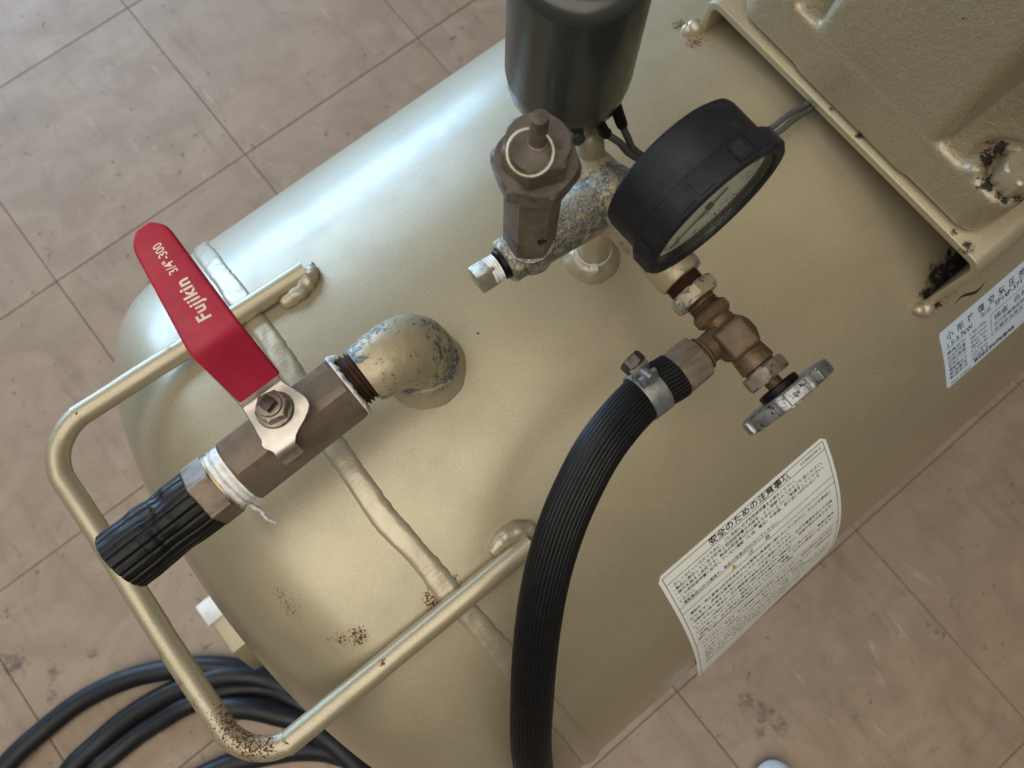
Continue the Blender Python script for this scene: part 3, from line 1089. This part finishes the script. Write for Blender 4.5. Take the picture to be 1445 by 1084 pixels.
# squared foot of the rubber cover
box(bm, Mg, (-0.0335, -0.0085, -0.0240), (-0.018, 0.0085, -0.0100), 0.0015)
gauge = obj("pressure_gauge", bm, M_rubber2, comp, 40, label="round pressure gauge in black rubber cover, face turned away")
bm = bmesh.new()
lathe(bm, Mg, [(0.0280, -0.0098), (0.0304, -0.0096), (0.0310, -0.0088), (0.0309, -0.0012), (0.0303, -0.0003), (0.0293, 0.0), (0.0268, -0.0004), (0.0262, -0.0016), (0.0262, -0.0058), (0.0262, -0.0060)], 96, cap0=False, cap1=False)
bez = obj("bezel", bm, M_rubber2, gauge, 40)
for k in range(24):
    a0 = 2 * PI * (k + 0.12) / 24
    a1_ = 2 * PI * (k + 0.88) / 24
    bm = bmesh.new()
    vs = []
    for zz in (-0.0086, -0.0016):
        for rr in (0.0305, 0.03155):
            for q in range(4):
                aa = a0 + (a1_ - a0) * q / 3
                vs.append(bm.verts.new(Mg @ V(rr * math.cos(aa), rr * math.sin(aa), zz + (0.0003 if rr > 0.031 and zz < -0.005 else (-0.0003 if rr > 0.031 else 0)))))
    def idx(z, r, q):
        return vs[z * 8 + r * 4 + q]
    for q in range(3):
        bm.faces.new((idx(0, 1, q), idx(0, 1, q + 1), idx(1, 1, q + 1), idx(1, 1, q)))
        bm.faces.new((idx(0, 0, q), idx(0, 0, q + 1), idx(0, 1, q + 1), idx(0, 1, q)))
        bm.faces.new((idx(1, 0, q), idx(1, 0, q + 1), idx(1, 1, q + 1), idx(1, 1, q)))
    for q in (0, 3):
        bm.faces.new((idx(0, 0, q), idx(0, 1, q), idx(1, 1, q), idx(1, 0, q)))
    if k % 3 != 0:
        obj("grip_pad", bm, M_rubber2, bez, 30)
    else:
        bm.free()
bm = bmesh.new()
lathe(bm, Mg, [(0.001, -0.0046), (0.0260, -0.0046)], 64, cap0=True, cap1=False)
lathe(bm, Mg, [(0.0262, -0.0066), (0.0262, -0.0100), (0.001, -0.0101)], 48, cap0=False)
dial = obj("dial", bm, M_dial, gauge, 30)
bm = bmesh.new()
for k in range(51):
    a = math.radians(45 + 270 * k / 50) + PI
    ln = 0.0040 if k % 5 == 0 else 0.0022
    hw = 0.00032 if k % 5 == 0 else 0.00016
    ca, sa = math.cos(a + PI), math.sin(a + PI)
    q = []
    for (rr, s) in ((0.0236, -1), (0.0236, 1), (0.0236 - ln, 1), (0.0236 - ln, -1)):
        q.append(bm.verts.new(Mg @ V(rr * ca - s * hw * sa, rr * sa + s * hw * ca, -0.0044)))
    bm.faces.new(q)
for k in range(6):
    a = math.radians(45 + 270 * k / 5)
    ca, sa = -math.cos(a), math.sin(a)
    q = []
    tm = text_mesh("%.1f" % (0.3 * k) if k else "0", 0.0038, align='CENTER')
    ox, oy = 0.0165 * sa, 0.0165 * ca
    put_text(bm, tm, lambda u, v, ox=ox, oy=oy: Mg @ V(v + oy - 0.0014, -(u) + ox, -0.0043))
put_text(bm, text_mesh("MPa", 0.0042, align='CENTER'), lambda u, v: Mg @ V(v - 0.010, -u, -0.0043))
obj("dial_print", bm, M_print, dial, 0)
bm = bmesh.new()
nv = [(-0.009, -0.0006), (-0.009, 0.0006), (0.021, 0.0001), (0.021, -0.0001)]
Mn = Mg @ Matrix.Rotation(math.radians(135), 4, 'Z')
plate(bm, Mn, nv, -0.0038, -0.0034)
lathe(bm, Mg, [(0.0016, -0.0045), (0.0016, -0.0031), (0.0008, -0.0029)], 20)
obj("needle", bm, M_print, gauge, 40)
bm = bmesh.new()
lathe(bm, Mg, [(0.0261, -0.0022), (0.0261, -0.0012)], 64)
obj("lens", bm, M_glass, gauge, 40)

# ---- stop valve at the end of the front arm (axis along -y)
Ma = frame((0.1356, 0.0, 0.6900), (0, -1, 0), (0, 0, 1))     # local z = -y
bm = bmesh.new()
prof = [(0.0078 + 0.0004 * math.cos(i * 1.6), -0.0478 + 0.0062 * i / 23) for i in range(24)]
lathe(bm, Ma, prof, 36)
stop = obj("stop_valve", bm, M_thread, comp, 60, label="brown brass stop valve with pitted grey handwheel")
bm = bmesh.new()
hexbar(bm, Ma, 0.0112, -0.0418, -0.0352, 0.0010, math.radians(8))
obj("bushing", bm, peeled("bushing_paint", 0.45, zinc=(0.17, 0.19, 0.21), scale=120, rust=0.7), stop, 30)
bm = bmesh.new()
prof = [(0.0064 + 0.0004 * math.cos(i * 1.7), -0.0354 + 0.0048 * i / 17) for i in range(18)]
lathe(bm, Ma, prof, 36)
hexbar(bm, Ma, 0.0094, -0.0306, -0.0246, 0.0014, math.radians(20))
# body: swelling with side outlet
lathe(bm, Ma, [(0.0062, -0.0250), (0.0066, -0.0215), (0.0088, -0.0190), (0.0098, -0.0160), (0.0098, -0.0115), (0.0088, -0.0085), (0.0072, -0.0070), (0.0076, -0.0050), (0.0080, 0.0000), (0.0080, 0.0010)], 40, wob=(0.0003, 260))
box(bm, frame((0.1356, 0.0140, 0.6900), (-0.28, -0.12, 1), (0, -1, 0)), (-0.0072, -0.0072, 0.002), (0.0072, 0.0072, 0.0112), 0.0022, 3)
Mo = frame((0.1356, 0.0172, 0.6900), (-1, 0, 0), (0, 0, 1))   # outlet, local z = -x
lathe(bm, Mo, [(0.0068, 0.004), (0.0064, 0.0090), (0.0062, 0.0130), (0.0068, 0.0138), (0.0076, 0.0142), (0.0076, 0.0152), (0.0068, 0.0156), (0.0078, 0.0160), (0.0078, 0.0170), (0.0060, 0.0172)], 40)
body = obj("valve_body", bm, M_brass, stop, 35)
bm = bmesh.new()
prof = [(0.0070 + 0.0004 * math.cos(i * 1.7), 0.0005 + 0.0022 * i / 9) for i in range(10)]
lathe(bm, Ma, prof, 36)
hexbar(bm, Ma, 0.0106, 0.0022, 0.0086, 0.0009, math.radians(14))
obj("gland_nut", bm, M_nut, stop, 30)
bm = bmesh.new()
lathe(bm, Ma, [(0.0036, 0.0080), (0.0036, 0.0160)], 24)
obj("spindle", bm, M_brass, stop, 40)
bm = bmesh.new()
lathe(bm, Ma, [(0.0085, 0.0118), (0.0092, 0.0122), (0.0092, 0.0146), (0.0085, 0.0150)], 32)
obj("hub", bm, M_rubber, stop, 40)
bm = bmesh.new()
# eight-sided handwheel with raised pads on the rim


def lobed(a, r, z):
    b_ = (a + 0.2) % (PI / 4) - PI / 8
    return r * (math.cos(PI / 8) / math.cos(b_) * 0.75 + 0.25)


lathe(bm, Ma, [(0.0080, 0.0150), (0.0185, 0.0146), (0.0203, 0.0150), (0.0207, 0.0158), (0.0207, 0.0206), (0.0203, 0.0214), (0.0185, 0.0216), (0.0150, 0.0196), (0.0070, 0.0196), (0.0066, 0.0226), (0.0030, 0.0228)], 96, rfun=lobed)
wheel = obj("handwheel", bm, M_wheel, stop, 30)
for k in range(8):
    a = -0.2 + PI / 4 * (k + 0.5)
    bm = bmesh.new()
    Mk = Ma @ Matrix.Rotation(a, 4, 'Z')
    box(bm, Mk, (0.0185, -0.0052, 0.0153), (0.0206 + (0.0009 if k % 2 else 0.0003), 0.0052, 0.0211), 0.0006)
    obj("grip_pad", bm, M_wheel, wheel, 40)
bm = bmesh.new()
hexbar(bm, Mo, 0.0106, 0.0168, 0.0292, 0.0009, math.radians(4))
obj("hose_union", bm, M_bronze, stop, 30)

# ---- mounting saddle, pump casting, bolt
SXF = 0.2755
YA, YB, ST = -0.0365, 0.1650, 0.6440
TH = 0.0046
bm = bmesh.new()


def saddle_profile(off):
    """inverted U in (y, z); off is the inset from the outer face"""
    r = 0.0095 - off
    pts = []
    ya, yb, zt_ = YA + off, YB - off, ST - off
    pts.append((ya, 0.560))
    pts.append((ya, zt_ - r))
    for i in range(1, 8):
        a = PI / 2 * i / 7
        pts.append((ya + r - r * math.cos(a), zt_ - r + r * math.sin(a)))
    for i in range(0, 8):
        a = PI / 2 * i / 7
        pts.append((yb - r + r * math.sin(a), zt_ - r + r * math.cos(a)))
    pts.append((yb, 0.560))
    return pts


po, pi_ = saddle_profile(0), saddle_profile(TH)
vo = [[bm.verts.new((x, y, z)) for y, z in po] for x in (SXF, 0.60)]
vi = [[bm.verts.new((x, y, z)) for y, z in pi_] for x in (SXF, 0.60)]
n = len(po)
for i in range(n - 1):
    bm.faces.new((vo[0][i], vo[0][i + 1], vo[1][i + 1], vo[1][i]))
    bm.faces.new((vi[0][i], vi[1][i], vi[1][i + 1], vi[0][i + 1]))
    bm.faces.new((vo[0][i], vi[0][i], vi[0][i + 1], vo[0][i + 1]))
    bm.faces.new((vo[1][i], vo[1][i + 1], vi[1][i + 1], vi[1][i]))
bmesh.ops.bevel(bm, geom=[e for e in bm.edges if abs(e.verts[0].co.x - SXF) < 1e-6 and abs(e.verts[1].co.x - SXF) < 1e-6 and len(e.link_faces) == 2], offset=0.0006, segments=2, affect='EDGES', profile=0.5)
saddle = obj("mounting_saddle", bm, M_saddle, comp, 40)
for nm, th, dx in (("saddle_weld", -34.6, 0), ("saddle_weld", 18.8, 0)):
    bm = bmesh.new()
    for dxx, dth, rr in ((0.0, 0.0, 0.0050), (-0.0032, 0.55, 0.0038)):
        b2 = bmesh.new()
        bmesh.ops.create_icosphere(b2, subdivisions=3, radius=rr)
        for v in b2.verts:
            v.co += v.normal * noise.noise(v.co * 240 + V(th, 0, dxx * 1000)) * 0.0009
        merge(bm, b2, Matrix.Translation(cyl(SXF - 0.0012 + dxx, th + dth, 0.0015)))
    obj(nm, bm, M_weld, saddle, 70)

bm = bmesh.new()
CX = 0.2790
zb = ST + 0.0016
b2 = bmesh.new()
# foot flange with rounded near corners
ol = []
r = 0.012
ys, ye = -0.0205, 0.1500
for i in range(7):
    a = PI / 2 * i / 6
    ol.append((CX + r - r * math.sin(a + 0) * 1.0, ys + r - r * math.cos(a)))
ol = [(CX + r - r * math.sin(PI / 2 * i / 6), ys + r - r * math.cos(PI / 2 * i / 6)) for i in range(7)]
ol += [(CX + r - r * math.cos(PI / 2 * i / 6), ye - r + r * math.sin(PI / 2 * i / 6)) for i in range(7)]
ol += [(0.50, ye), (0.50, ys)]
plate(bm, None if False else Matrix(), ol, zb, 0.6755, 0.0035)
# central body, flush with the front of the foot, and the raised ring behind each bolt
b2 = bmesh.new()
bx = [(CX - 0.0006, 0.0225, zb), (0.50, 0.0225, zb), (0.50, 0.1075, zb), (CX - 0.0006, 0.1075, zb)]
tx = [(CX + 0.0120, 0.0290, 0.860), (0.50, 0.0290, 0.860), (0.50, 0.1010, 0.860), (CX + 0.0120, 0.1010, 0.860)]
lo = [b2.verts.new(p_) for p_ in bx]
hi = [b2.verts.new(p_) for p_ in tx]
b2.faces.new(list(reversed(lo))); b2.faces.new(hi)
for i in range(4):
    b2.faces.new((lo[i], lo[(i + 1) % 4], hi[(i + 1) % 4], hi[i]))
bmesh.ops.bevel(b2, geom=[e for e in b2.edges if abs(e.verts[0].co.z - e.verts[1].co.z) > 0.1], offset=0.006, segments=4, affect='EDGES', profile=0.5)
merge(bm, b2)
# crankcase above, out of the picture but shading the shell
box(bm, Matrix(), (0.292, -0.070, 0.850), (0.500, 0.200, 1.120), 0.02)
for yy in (-0.0090, 0.1385):
    sy = 1 if yy < 0.05 else -1
    pts_ = [V(0.2930 + 0.0165 * math.cos(a_), yy + sy * 0.0165 * math.sin(a_), 0.6745) for a_ in [math.radians(20 + 110 * i / 12) for i in range(13)]]
    tube(bm, pts_, 0.0050, 14, round_ends=True)
tmp = obj("pump_casting", bm, None, None, 0)
md = tmp.modifiers.new("remesh", 'REMESH')
md.mode = 'VOXEL'
md.voxel_size = 0.0014
md = tmp.modifiers.new("smooth", 'SMOOTH')
md.factor = 0.5
md.iterations = 7
dg = bpy.context.evaluated_depsgraph_get()
dg.update()
me = bpy.data.meshes.new_from_object(tmp.evaluated_get(dg))
bpy.data.objects.remove(tmp)
bm = bmesh.new()
bm.from_mesh(me)
bpy.data.meshes.remove(me)
casting = obj("pump_casting", bm, M_cast, comp, 45, label="rough cast pump base bolted on the saddle")
for yb_ in (-0.0090, 0.1385):
    Mbolt = frame((0.2930, yb_, 0), (0, 0, 1), (1, 0.3, 0))
    bm = bmesh.new()
    hexbar(bm, Mbolt, 0.0098, 0.6752, 0.6880, 0.0010, math.radians(10))
    bolt = obj("bolt", bm, M_saddle, casting, 30)
    bm = bmesh.new()
    put_text(bm, text_mesh("F.D", 0.0042, align='CENTER'), lambda u, v: Mbolt @ V(-u * 0.5 - v * 0.86 + 0.001, u * 0.86 - v * 0.5 + 0.001, 0.68815))
    obj("bolt_mark", bm, M_chip, bolt, 0)

# ---- foot under the tank end
bm = bmesh.new()
fo = [(0.1845, 0.100), (0.118, 0.100), (0.092, 0.070), (0.092, 0.040), (0.1845, 0.040)]
Mf = Matrix(((0, 0, 1, 0), (1, 0, 0, 0), (0, 1, 0, 0), (0, 0, 0, 1)))
plate(bm, Mf, fo, -0.2765, -0.130, 0.002)
foot = obj("foot_bracket", bm, M_saddle, comp, 40)
bm = bmesh.new()
box(bm, Matrix(), (-0.2790, 0.1570, 0.1003), (-0.2440, 0.1830, 0.1040), 0.001)
obj("white_pad", bm, M_white, foot, 40)
for lx, ly, lz in ((-0.18, 0.138, 0.041), (0.75, 0.0, 0.26), (0.75, 0.19, 0.26)):
    bm = bmesh.new()
    box(bm, Matrix.Translation((lx, ly, 0)), (-0.02, -0.02, 0.0005), (0.02, 0.02, lz), 0.003)
    obj("leg", bm, M_saddle, comp, 40)
bm = bmesh.new()
box(bm, Matrix(), (-0.1500, 0.0950, 0.0950), (-0.1150, 0.1250, 0.2750), 0.003)
obj("support_post", bm, M_saddle, comp, 40)

# ---- labels on the shell
TH0 = -40.6


def on_label(x0, th0, lift):
    """u to the right, v down the shell from th0"""
    def fn(u, v, dr=0.0):
        th = th0 - math.degrees(v / RT)
        return cyl(x0 + u, th, 0.00035 + dr + lift(u, th))
    return fn


def label_sheet(name, mat, parent, fn, W, L, cr, nx=24, ny=48, label=None, warp=None):
    bm = bmesh.new()
    top, bot = [], []
    for j in range(ny + 1):
        v = L * j / ny
        ins = 0.0
        if v < cr:
            ins = cr - math.sqrt(max(0, cr * cr - (cr - v) ** 2))
        if L - v < cr:
            ins = cr - math.sqrt(max(0, cr * cr - (cr - (L - v)) ** 2))
        rt, rb = [], []
        for i in range(nx + 1):
            u = ins + (W - 2 * ins) * i / nx
            rt.append(bm.verts.new(fn(u, v, 0.00012)))
            rb.append(bm.verts.new(fn(u, v, -0.00008)))
        top.append(rt); bot.append(rb)
    for j in range(ny):
        for i in range(nx):
            bm.faces.new((top[j][i], top[j][i + 1], top[j + 1][i + 1], top[j + 1][i]))
            bm.faces.new((bot[j][i], bot[j + 1][i], bot[j + 1][i + 1], bot[j][i + 1]))
    for j in range(ny):
        for i in (0, nx):
            bm.faces.new((top[j][i], top[j + 1][i], bot[j + 1][i], bot[j][i]))
    for i in range(nx):
        for j in (0, ny):
            bm.faces.new((top[j][i], bot[j][i], bot[j][i + 1], top[j][i + 1]))
    return obj(name, bm, mat, parent, 60, label=label)


def bar(bm, fn, u0, v0, u1, v1, dr=0.00022, n=10):
    for i in range(n):
        a, b = i / n, (i + 1) / n
        if abs(u1 - u0) >= abs(v1 - v0):
            q = [(u0 + (u1 - u0) * a, v0), (u0 + (u1 - u0) * b, v0), (u0 + (u1 - u0) * b, v1), (u0 + (u1 - u0) * a, v1)]
        else:
            q = [(u0, v0 + (v1 - v0) * a), (u1, v0 + (v1 - v0) * a), (u1, v0 + (v1 - v0) * b), (u0, v0 + (v1 - v0) * b)]
        bm.faces.new([bm.verts.new(fn(x, y, dr)) for x, y in q])


def line_text(bm, fn, body, u, v, size, width=None, dr=0.00022, bold=0.0, align='LEFT', spacing=1.0):
    put_text(bm, text_mesh(body, size, width=width, bold=bold, align=align, spacing=spacing), lambda a, b: fn(u + a, v - b, dr))


LW, LX0 = 0.1240, 0.0632
LL = RT * math.radians(41.0)


def lift_safety(u, th):
    t = max(0.0, (-th - 64) / 17.0)
    return 0.0065 * t * t * (1.0 - 0.55 * u / LW)


fs = on_label(LX0, TH0, lift_safety)
lab = label_sheet("safety_label", M_label, comp, fs, LW, LL, 0.0030, label="white safety notice printed in black Japanese, peeling at its lower edge")


def vv(th):
    return RT * math.radians(TH0 - th)


bm = bmesh.new()
b0 = 0.0024
lw = 0.00038
vline = [vv(-41.25), vv(-42.8), vv(-48.82), vv(-50.3), vv(-61.8)]
for v in vline:
    bar(bm, fs, b0, v, LW - b0, v + lw)
bar(bm, fs, b0, vline[0], b0 + lw, LL - 0.003, n=30)
bar(bm, fs, LW - b0 - lw, vline[0], LW - b0, LL - 0.003, n=30)
bar(bm, fs, b0, LL - 0.003, LW - b0, LL - 0.003 + lw)
obj("ruled_lines", bm, M_print, lab, 0)
bm = bmesh.new()
line_text(bm, fs, "安全のための注意事項", 0.0355, vv(-42.50), 0.0060, width=0.060, bold=0.00012)
line_text(bm, fs, "SC00003B-5", 0.1035, vv(-42.3), 0.0028, width=0.0155)
rows1 = [("・正しくお使いいただくために、ご使用前に必ず取扱説明書をお読みください。", 0.092),
         ("・製品に表示しています記号と取扱説明書の内容を、よく理解されてからご使用ください。", 0.112),
         ("・操作を誤ると危険です。製品の取扱者以外は操作できないようにご配慮をしてください。", 0.112),
         ("・この取扱説明書に記載していない運転（使用、電圧）や修理、取り扱いは行わないで", 0.108),
         ("　ください。", 0.011),
         ("・運転製品以外の環境や、製品の改造は行わないでください。", 0.074)]
for i, (s, wd) in enumerate(rows1):
    line_text(bm, fs, s, 0.0048, vv(-43.95 - i * 0.93), 0.0029, width=wd, bold=0.00003)
line_text(bm, fs, "注", 0.0535, vv(-50.1), 0.0042)
line_text(bm, fs, "意", 0.0665, vv(-50.1), 0.0042)
body2 = ["運転中・停止直後は圧縮機本体や吐出管等の高温部に触れないでください。やけどの原因に", "なります。点検は温度が下がってから行ってください。", "回転部に指や物を入れないでください。けがの原因になります。必ず元電源を切って点検", "してください。安全弁・圧力開閉器の設定は変更しないでください。破裂の恐れがあります。", "タンクのドレンは毎日抜いてください。腐食により破裂する恐れがあります。可燃物の近く", "では使用しないでください。換気のよい水平な場所に設置してご使用ください。電源は専用", "回路とし、必ず接地工事を行ってください。感電・火災の原因になります。"]
ext = body2 + body2
for i in range(8):
    line_text(bm, fs, ("・" if i % 2 == 0 else "　") + ext[i], 0.0052, vv(-51.9 - i * 1.22), 0.0029, width=(0.112 if i % 3 != 1 else 0.078), bold=0.00003)
for i in range(7):
    line_text(bm, fs, ext[(i + 3) % 7], 0.0072, vv(-63.4 - i * 1.9), 0.0034, width=(0.110 if i % 4 != 2 else 0.085), bold=0.00003)
obj("printed_text", bm, M_print, lab, 0)
bm = bmesh.new()
bm.faces.new([bm.verts.new(fs(u, v, 0.00022)) for u, v in ((0.0405, vv(-50.15)), (0.0445, vv(-50.15)), (0.0425, vv(-49.05)))])
obj("warning_mark", bm, M_yellow, lab, 0)
bm = bmesh.new()
line_text(bm, fs, "!", 0.0421, vv(-50.08), 0.0030, dr=0.00030)
obj("warning_sign", bm, M_print, lab, 0)

NX0, NTH = 0.2790, -40.35
fp = on_label(NX0, NTH, lambda u, th: 0.0)
NL = RT * math.radians(11.6)
npl = label_sheet("rating_plate", M_plate, comp, fp, 0.130, NL, 0.0016, ny=20, label="pale blue rating label printed in black Japanese at the right edge")
bm = bmesh.new()
for i, ch in enumerate("小形往復空気圧縮機"):
    line_text(bm, fp, ch, 0.0050 + i * 0.0088, 0.0086, 0.0056, bold=0.00008)
line_text(bm, fp, "1.5-3.7kW", 0.0046, 0.0146, 0.0052, width=0.021, bold=0.00006)
line_text(bm, fp, "形式", 0.0330, 0.0134, 0.0040, width=0.0085)
line_text(bm, fp, "SP14P-37T15", 0.0450, 0.0134, 0.0048, width=0.030, bold=0.00006)
left = ["最高圧力", "吐出空気量", "回転速度", "空気タンク", "電動機出力", "製造番号", "製造年月"]
right = ["1.40 MPa", "380 L/min", "940 min", "80 L", "3.7 kW 4P", "1070 kg/cm", "2004.9"]
for i in range(7):
    line_text(bm, fp, left[i], 0.0030, 0.0190 + i * 0.0034, 0.0030, width=0.0150)
    line_text(bm, fp, right[i], 0.0222, 0.0190 + i * 0.0034, 0.0029, width=0.0140)
line_text(bm, fp, "Made in Japan", 0.0040, 0.0443, 0.0026, width=0.017)
line_text(bm, fp, "株式会社空気機械製作所", 0.0240, 0.0430, 0.0036, width=0.036, bold=0.00010)
for (u0, v0, u1, v1) in ((0.040, 0.0165, 0.122, 0.0168), (0.040, 0.0330, 0.122, 0.0333), (0.040, 0.0165, 0.0403, 0.0330)):
    bar(bm, fp, u0, v0, u1, v1)
line_text(bm, fp, "検査", 0.0430, 0.0230, 0.0048, width=0.012)
line_text(bm, fp, "合格証", 0.0600, 0.0225, 0.0048, width=0.02)
line_text(bm, fp, "圧力容器構造規格による検査合格品", 0.0425, 0.0275, 0.0032, width=0.06)
line_text(bm, fp, "労働安全衛生法第二種圧力容器", 0.0425, 0.0318, 0.0032, width=0.06)
obj("printed_text", bm, M_print, npl, 0)
# torn dark scratch between saddle and plate
bm = bmesh.new()
sp = [cyl(0.2965 + 0.024 * t, -37.9 - 0.9 * t + 0.35 * math.sin(t * 7), 0.0001) for t in [i / 20 for i in range(21)]]
tube(bm, sp, lambda t: 0.0002 + 0.0007 * math.sin(PI * t) ** 2, 6)
obj("paint_scratch", bm, M_thread, tank, 60)

# ================================================================== BLACK HOSE over the tank
hose = thing("rubber_hose", (-0.045, -0.10, 0.56), "black ribbed rubber hose clamped to the brass stop valve, bending down over the tank", "hose")
pts = [(0.1062, 0.0174, 0.6900), (0.1032, 0.0176, 0.6900), (0.0931, 0.0188, 0.6905), (0.0773, 0.0172, 0.692), (0.0611, 0.0134, 0.692), (0.0452, 0.0069, 0.688), (0.0296, -0.0015, 0.682), (0.0133, -0.0132, 0.672), (-0.0038, -0.0293, 0.656), (-0.0206, -0.0485, 0.633), (-0.0386, -0.0720, 0.600), (-0.052, -0.098, 0.555), (-0.060, -0.125, 0.500), (-0.062, -0.150, 0.42), (-0.06, -0.165, 0.30)]
path = resample(pts, 0.0022)
NR = 34
SEG = NR * 6


def ribs(a, t):
    k = (a / (2 * PI) * NR) % 1.0
    return 1.0 - (0.036 if k < 0.12 or k > 0.92 else (0.012 if k < 0.25 or k > 0.8 else 0.0))


bm = bmesh.new()
tube(bm, path, lambda t: 0.0097 + (0.0004 if t < 0.03 else 0), SEG, rf=ribs)
ho = obj("hose_body", bm, M_rubber, hose, 50)
bm = bmesh.new()
Mc = frame((0.0925, 0.0188, 0.6905), (-1, 0.02, 0.01), (0, 0, 1))
lathe(bm, Mc, [(0.0098, -0.0045), (0.0107, -0.0045), (0.0108, -0.0040), (0.0108, 0.0040), (0.0107, 0.0045), (0.0098, 0.0045)], 60, cap0=False, cap1=False)
yd = Mc.to_3x3() @ V(0, 1, 0)
sg = 1 if yd.y > 0 else -1
clamp = obj("hose_clamp", bm, M_zinc, hose, 40)
ca = math.radians(38) * sg
Mk = Mc @ Matrix.Rotation(ca, 4, 'Z')
bm = bmesh.new()
box(bm, Mk, (0.0100, -0.0012, -0.0042), (0.0168, 0.0010, 0.0042), 0.0006)
box(bm, Mk, (0.0100, -0.0052 * sg - 0.001, -0.0042), (0.0150, -0.0052 * sg + 0.001, 0.0042), 0.0006)
lathe(bm, Mk @ frame((0.0138, 0, 0.0), (0, -sg, 0), (1, 0, 0)), [(0.0022, -0.004), (0.0022, 0.0085)], 16)
obj("clamp_ear", bm, M_zinc, clamp, 40)
bm = bmesh.new()
Mscr = Mk @ frame((0.0142, 0.0012 * sg, 0.0), (0.55, 0.8 * sg, 0.1), (1, 0, 0))
hexbar(bm, Mscr, 0.0052, 0.0, 0.0050, 0.0006, 0.2)
obj("clamp_screw", bm, M_darkst, clamp, 30)
bm = bmesh.new()
box(bm, Mscr @ Matrix.Rotation(0.9, 4, 'Z'), (-0.0046, -0.0006, 0.0040), (0.0046, 0.0006, 0.00515), 0)
obj("screw_slot", bm, M_rubber, clamp, 0)

# ================================================================== coiled cable on the floor
coil = thing("coiled_cable", (-0.42, 0.0, 0.0), "thick black cable lying in loose coils on the floor at lower left", "cable")
CR = 0.0120
loops = [
    [(-0.66, 0.10), (-0.615, 0.168), (-0.571, 0.190), (-0.518, 0.197), (-0.465, 0.196), (-0.409, 0.181), (-0.360, 0.155), (-0.324, 0.128), (-0.299, 0.099), (-0.27, 0.05), (-0.25, -0.02), (-0.26, -0.12), (-0.32, -0.22), (-0.42, -0.27)],
    [(-0.60, 0.06), (-0.56, 0.118), (-0.514, 0.140), (-0.481, 0.145), (-0.438, 0.147), (-0.384, 0.139), (-0.345, 0.125), (-0.315, 0.108), (-0.285, 0.075), (-0.262, 0.02), (-0.24, -0.05), (-0.25, -0.14)],
    [(-0.58, 0.03), (-0.545, 0.098), (-0.494, 0.121), (-0.468, 0.124), (-0.437, 0.124), (-0.397, 0.119), (-0.375, 0.115), (-0.335, 0.101), (-0.309, 0.084), (-0.289, 0.065), (-0.275, 0.042), (-0.255, -0.01), (-0.235, -0.09)],
    [(-0.352, 0.092), (-0.333, 0.080), (-0.313, 0.062), (-0.296, 0.039), (-0.280, 0.016), (-0.262, -0.03), (-0.25, -0.10)],
    [(-0.50, 0.03), (-0.44, 0.045), (-0.381, 0.034), (-0.353, 0.021), (-0.318, 0.002), (-0.289, -0.018), (-0.270, -0.038), (-0.251, -0.072), (-0.235, -0.13)],
]
hts = [0.0125, 0.0150, 0.0125, 0.0300, 0.0125]
for L, h in zip(loops, hts):
    bm = bmesh.new()
    pth = resample([V(x, y, h + 0.004 * math.sin(i * 1.3)) for i, (x, y) in enumerate(L)], 0.008)
    tube(bm, pth, CR, 20, round_ends=True)
    obj("cable_loop", bm, M_cable, coil, 60)

# ================================================================== small pale thing at the bottom edge
bm = bmesh.new()
b2 = bmesh.new()
bmesh.ops.create_uvsphere(b2, u_segments=40, v_segments=24, radius=1.0)
for v in b2.verts:
    if v.co.z < -0.2:
        v.co.z = -0.2 - (v.co.z + 0.2) * 0.1
merge(bm, b2, Matrix.Translation((0.0985, -0.3850, 0.0140)) @ Matrix.Rotation(math.radians(-40), 4, 'Z') @ Matrix.Diagonal((0.026, 0.030, 0.034, 1)))
cap = obj("floor_stopper", bm, M_white, None, 60)
cap["label"] = "small white domed floor stopper cut off by the bottom edge"
cap["category"] = "stopper"
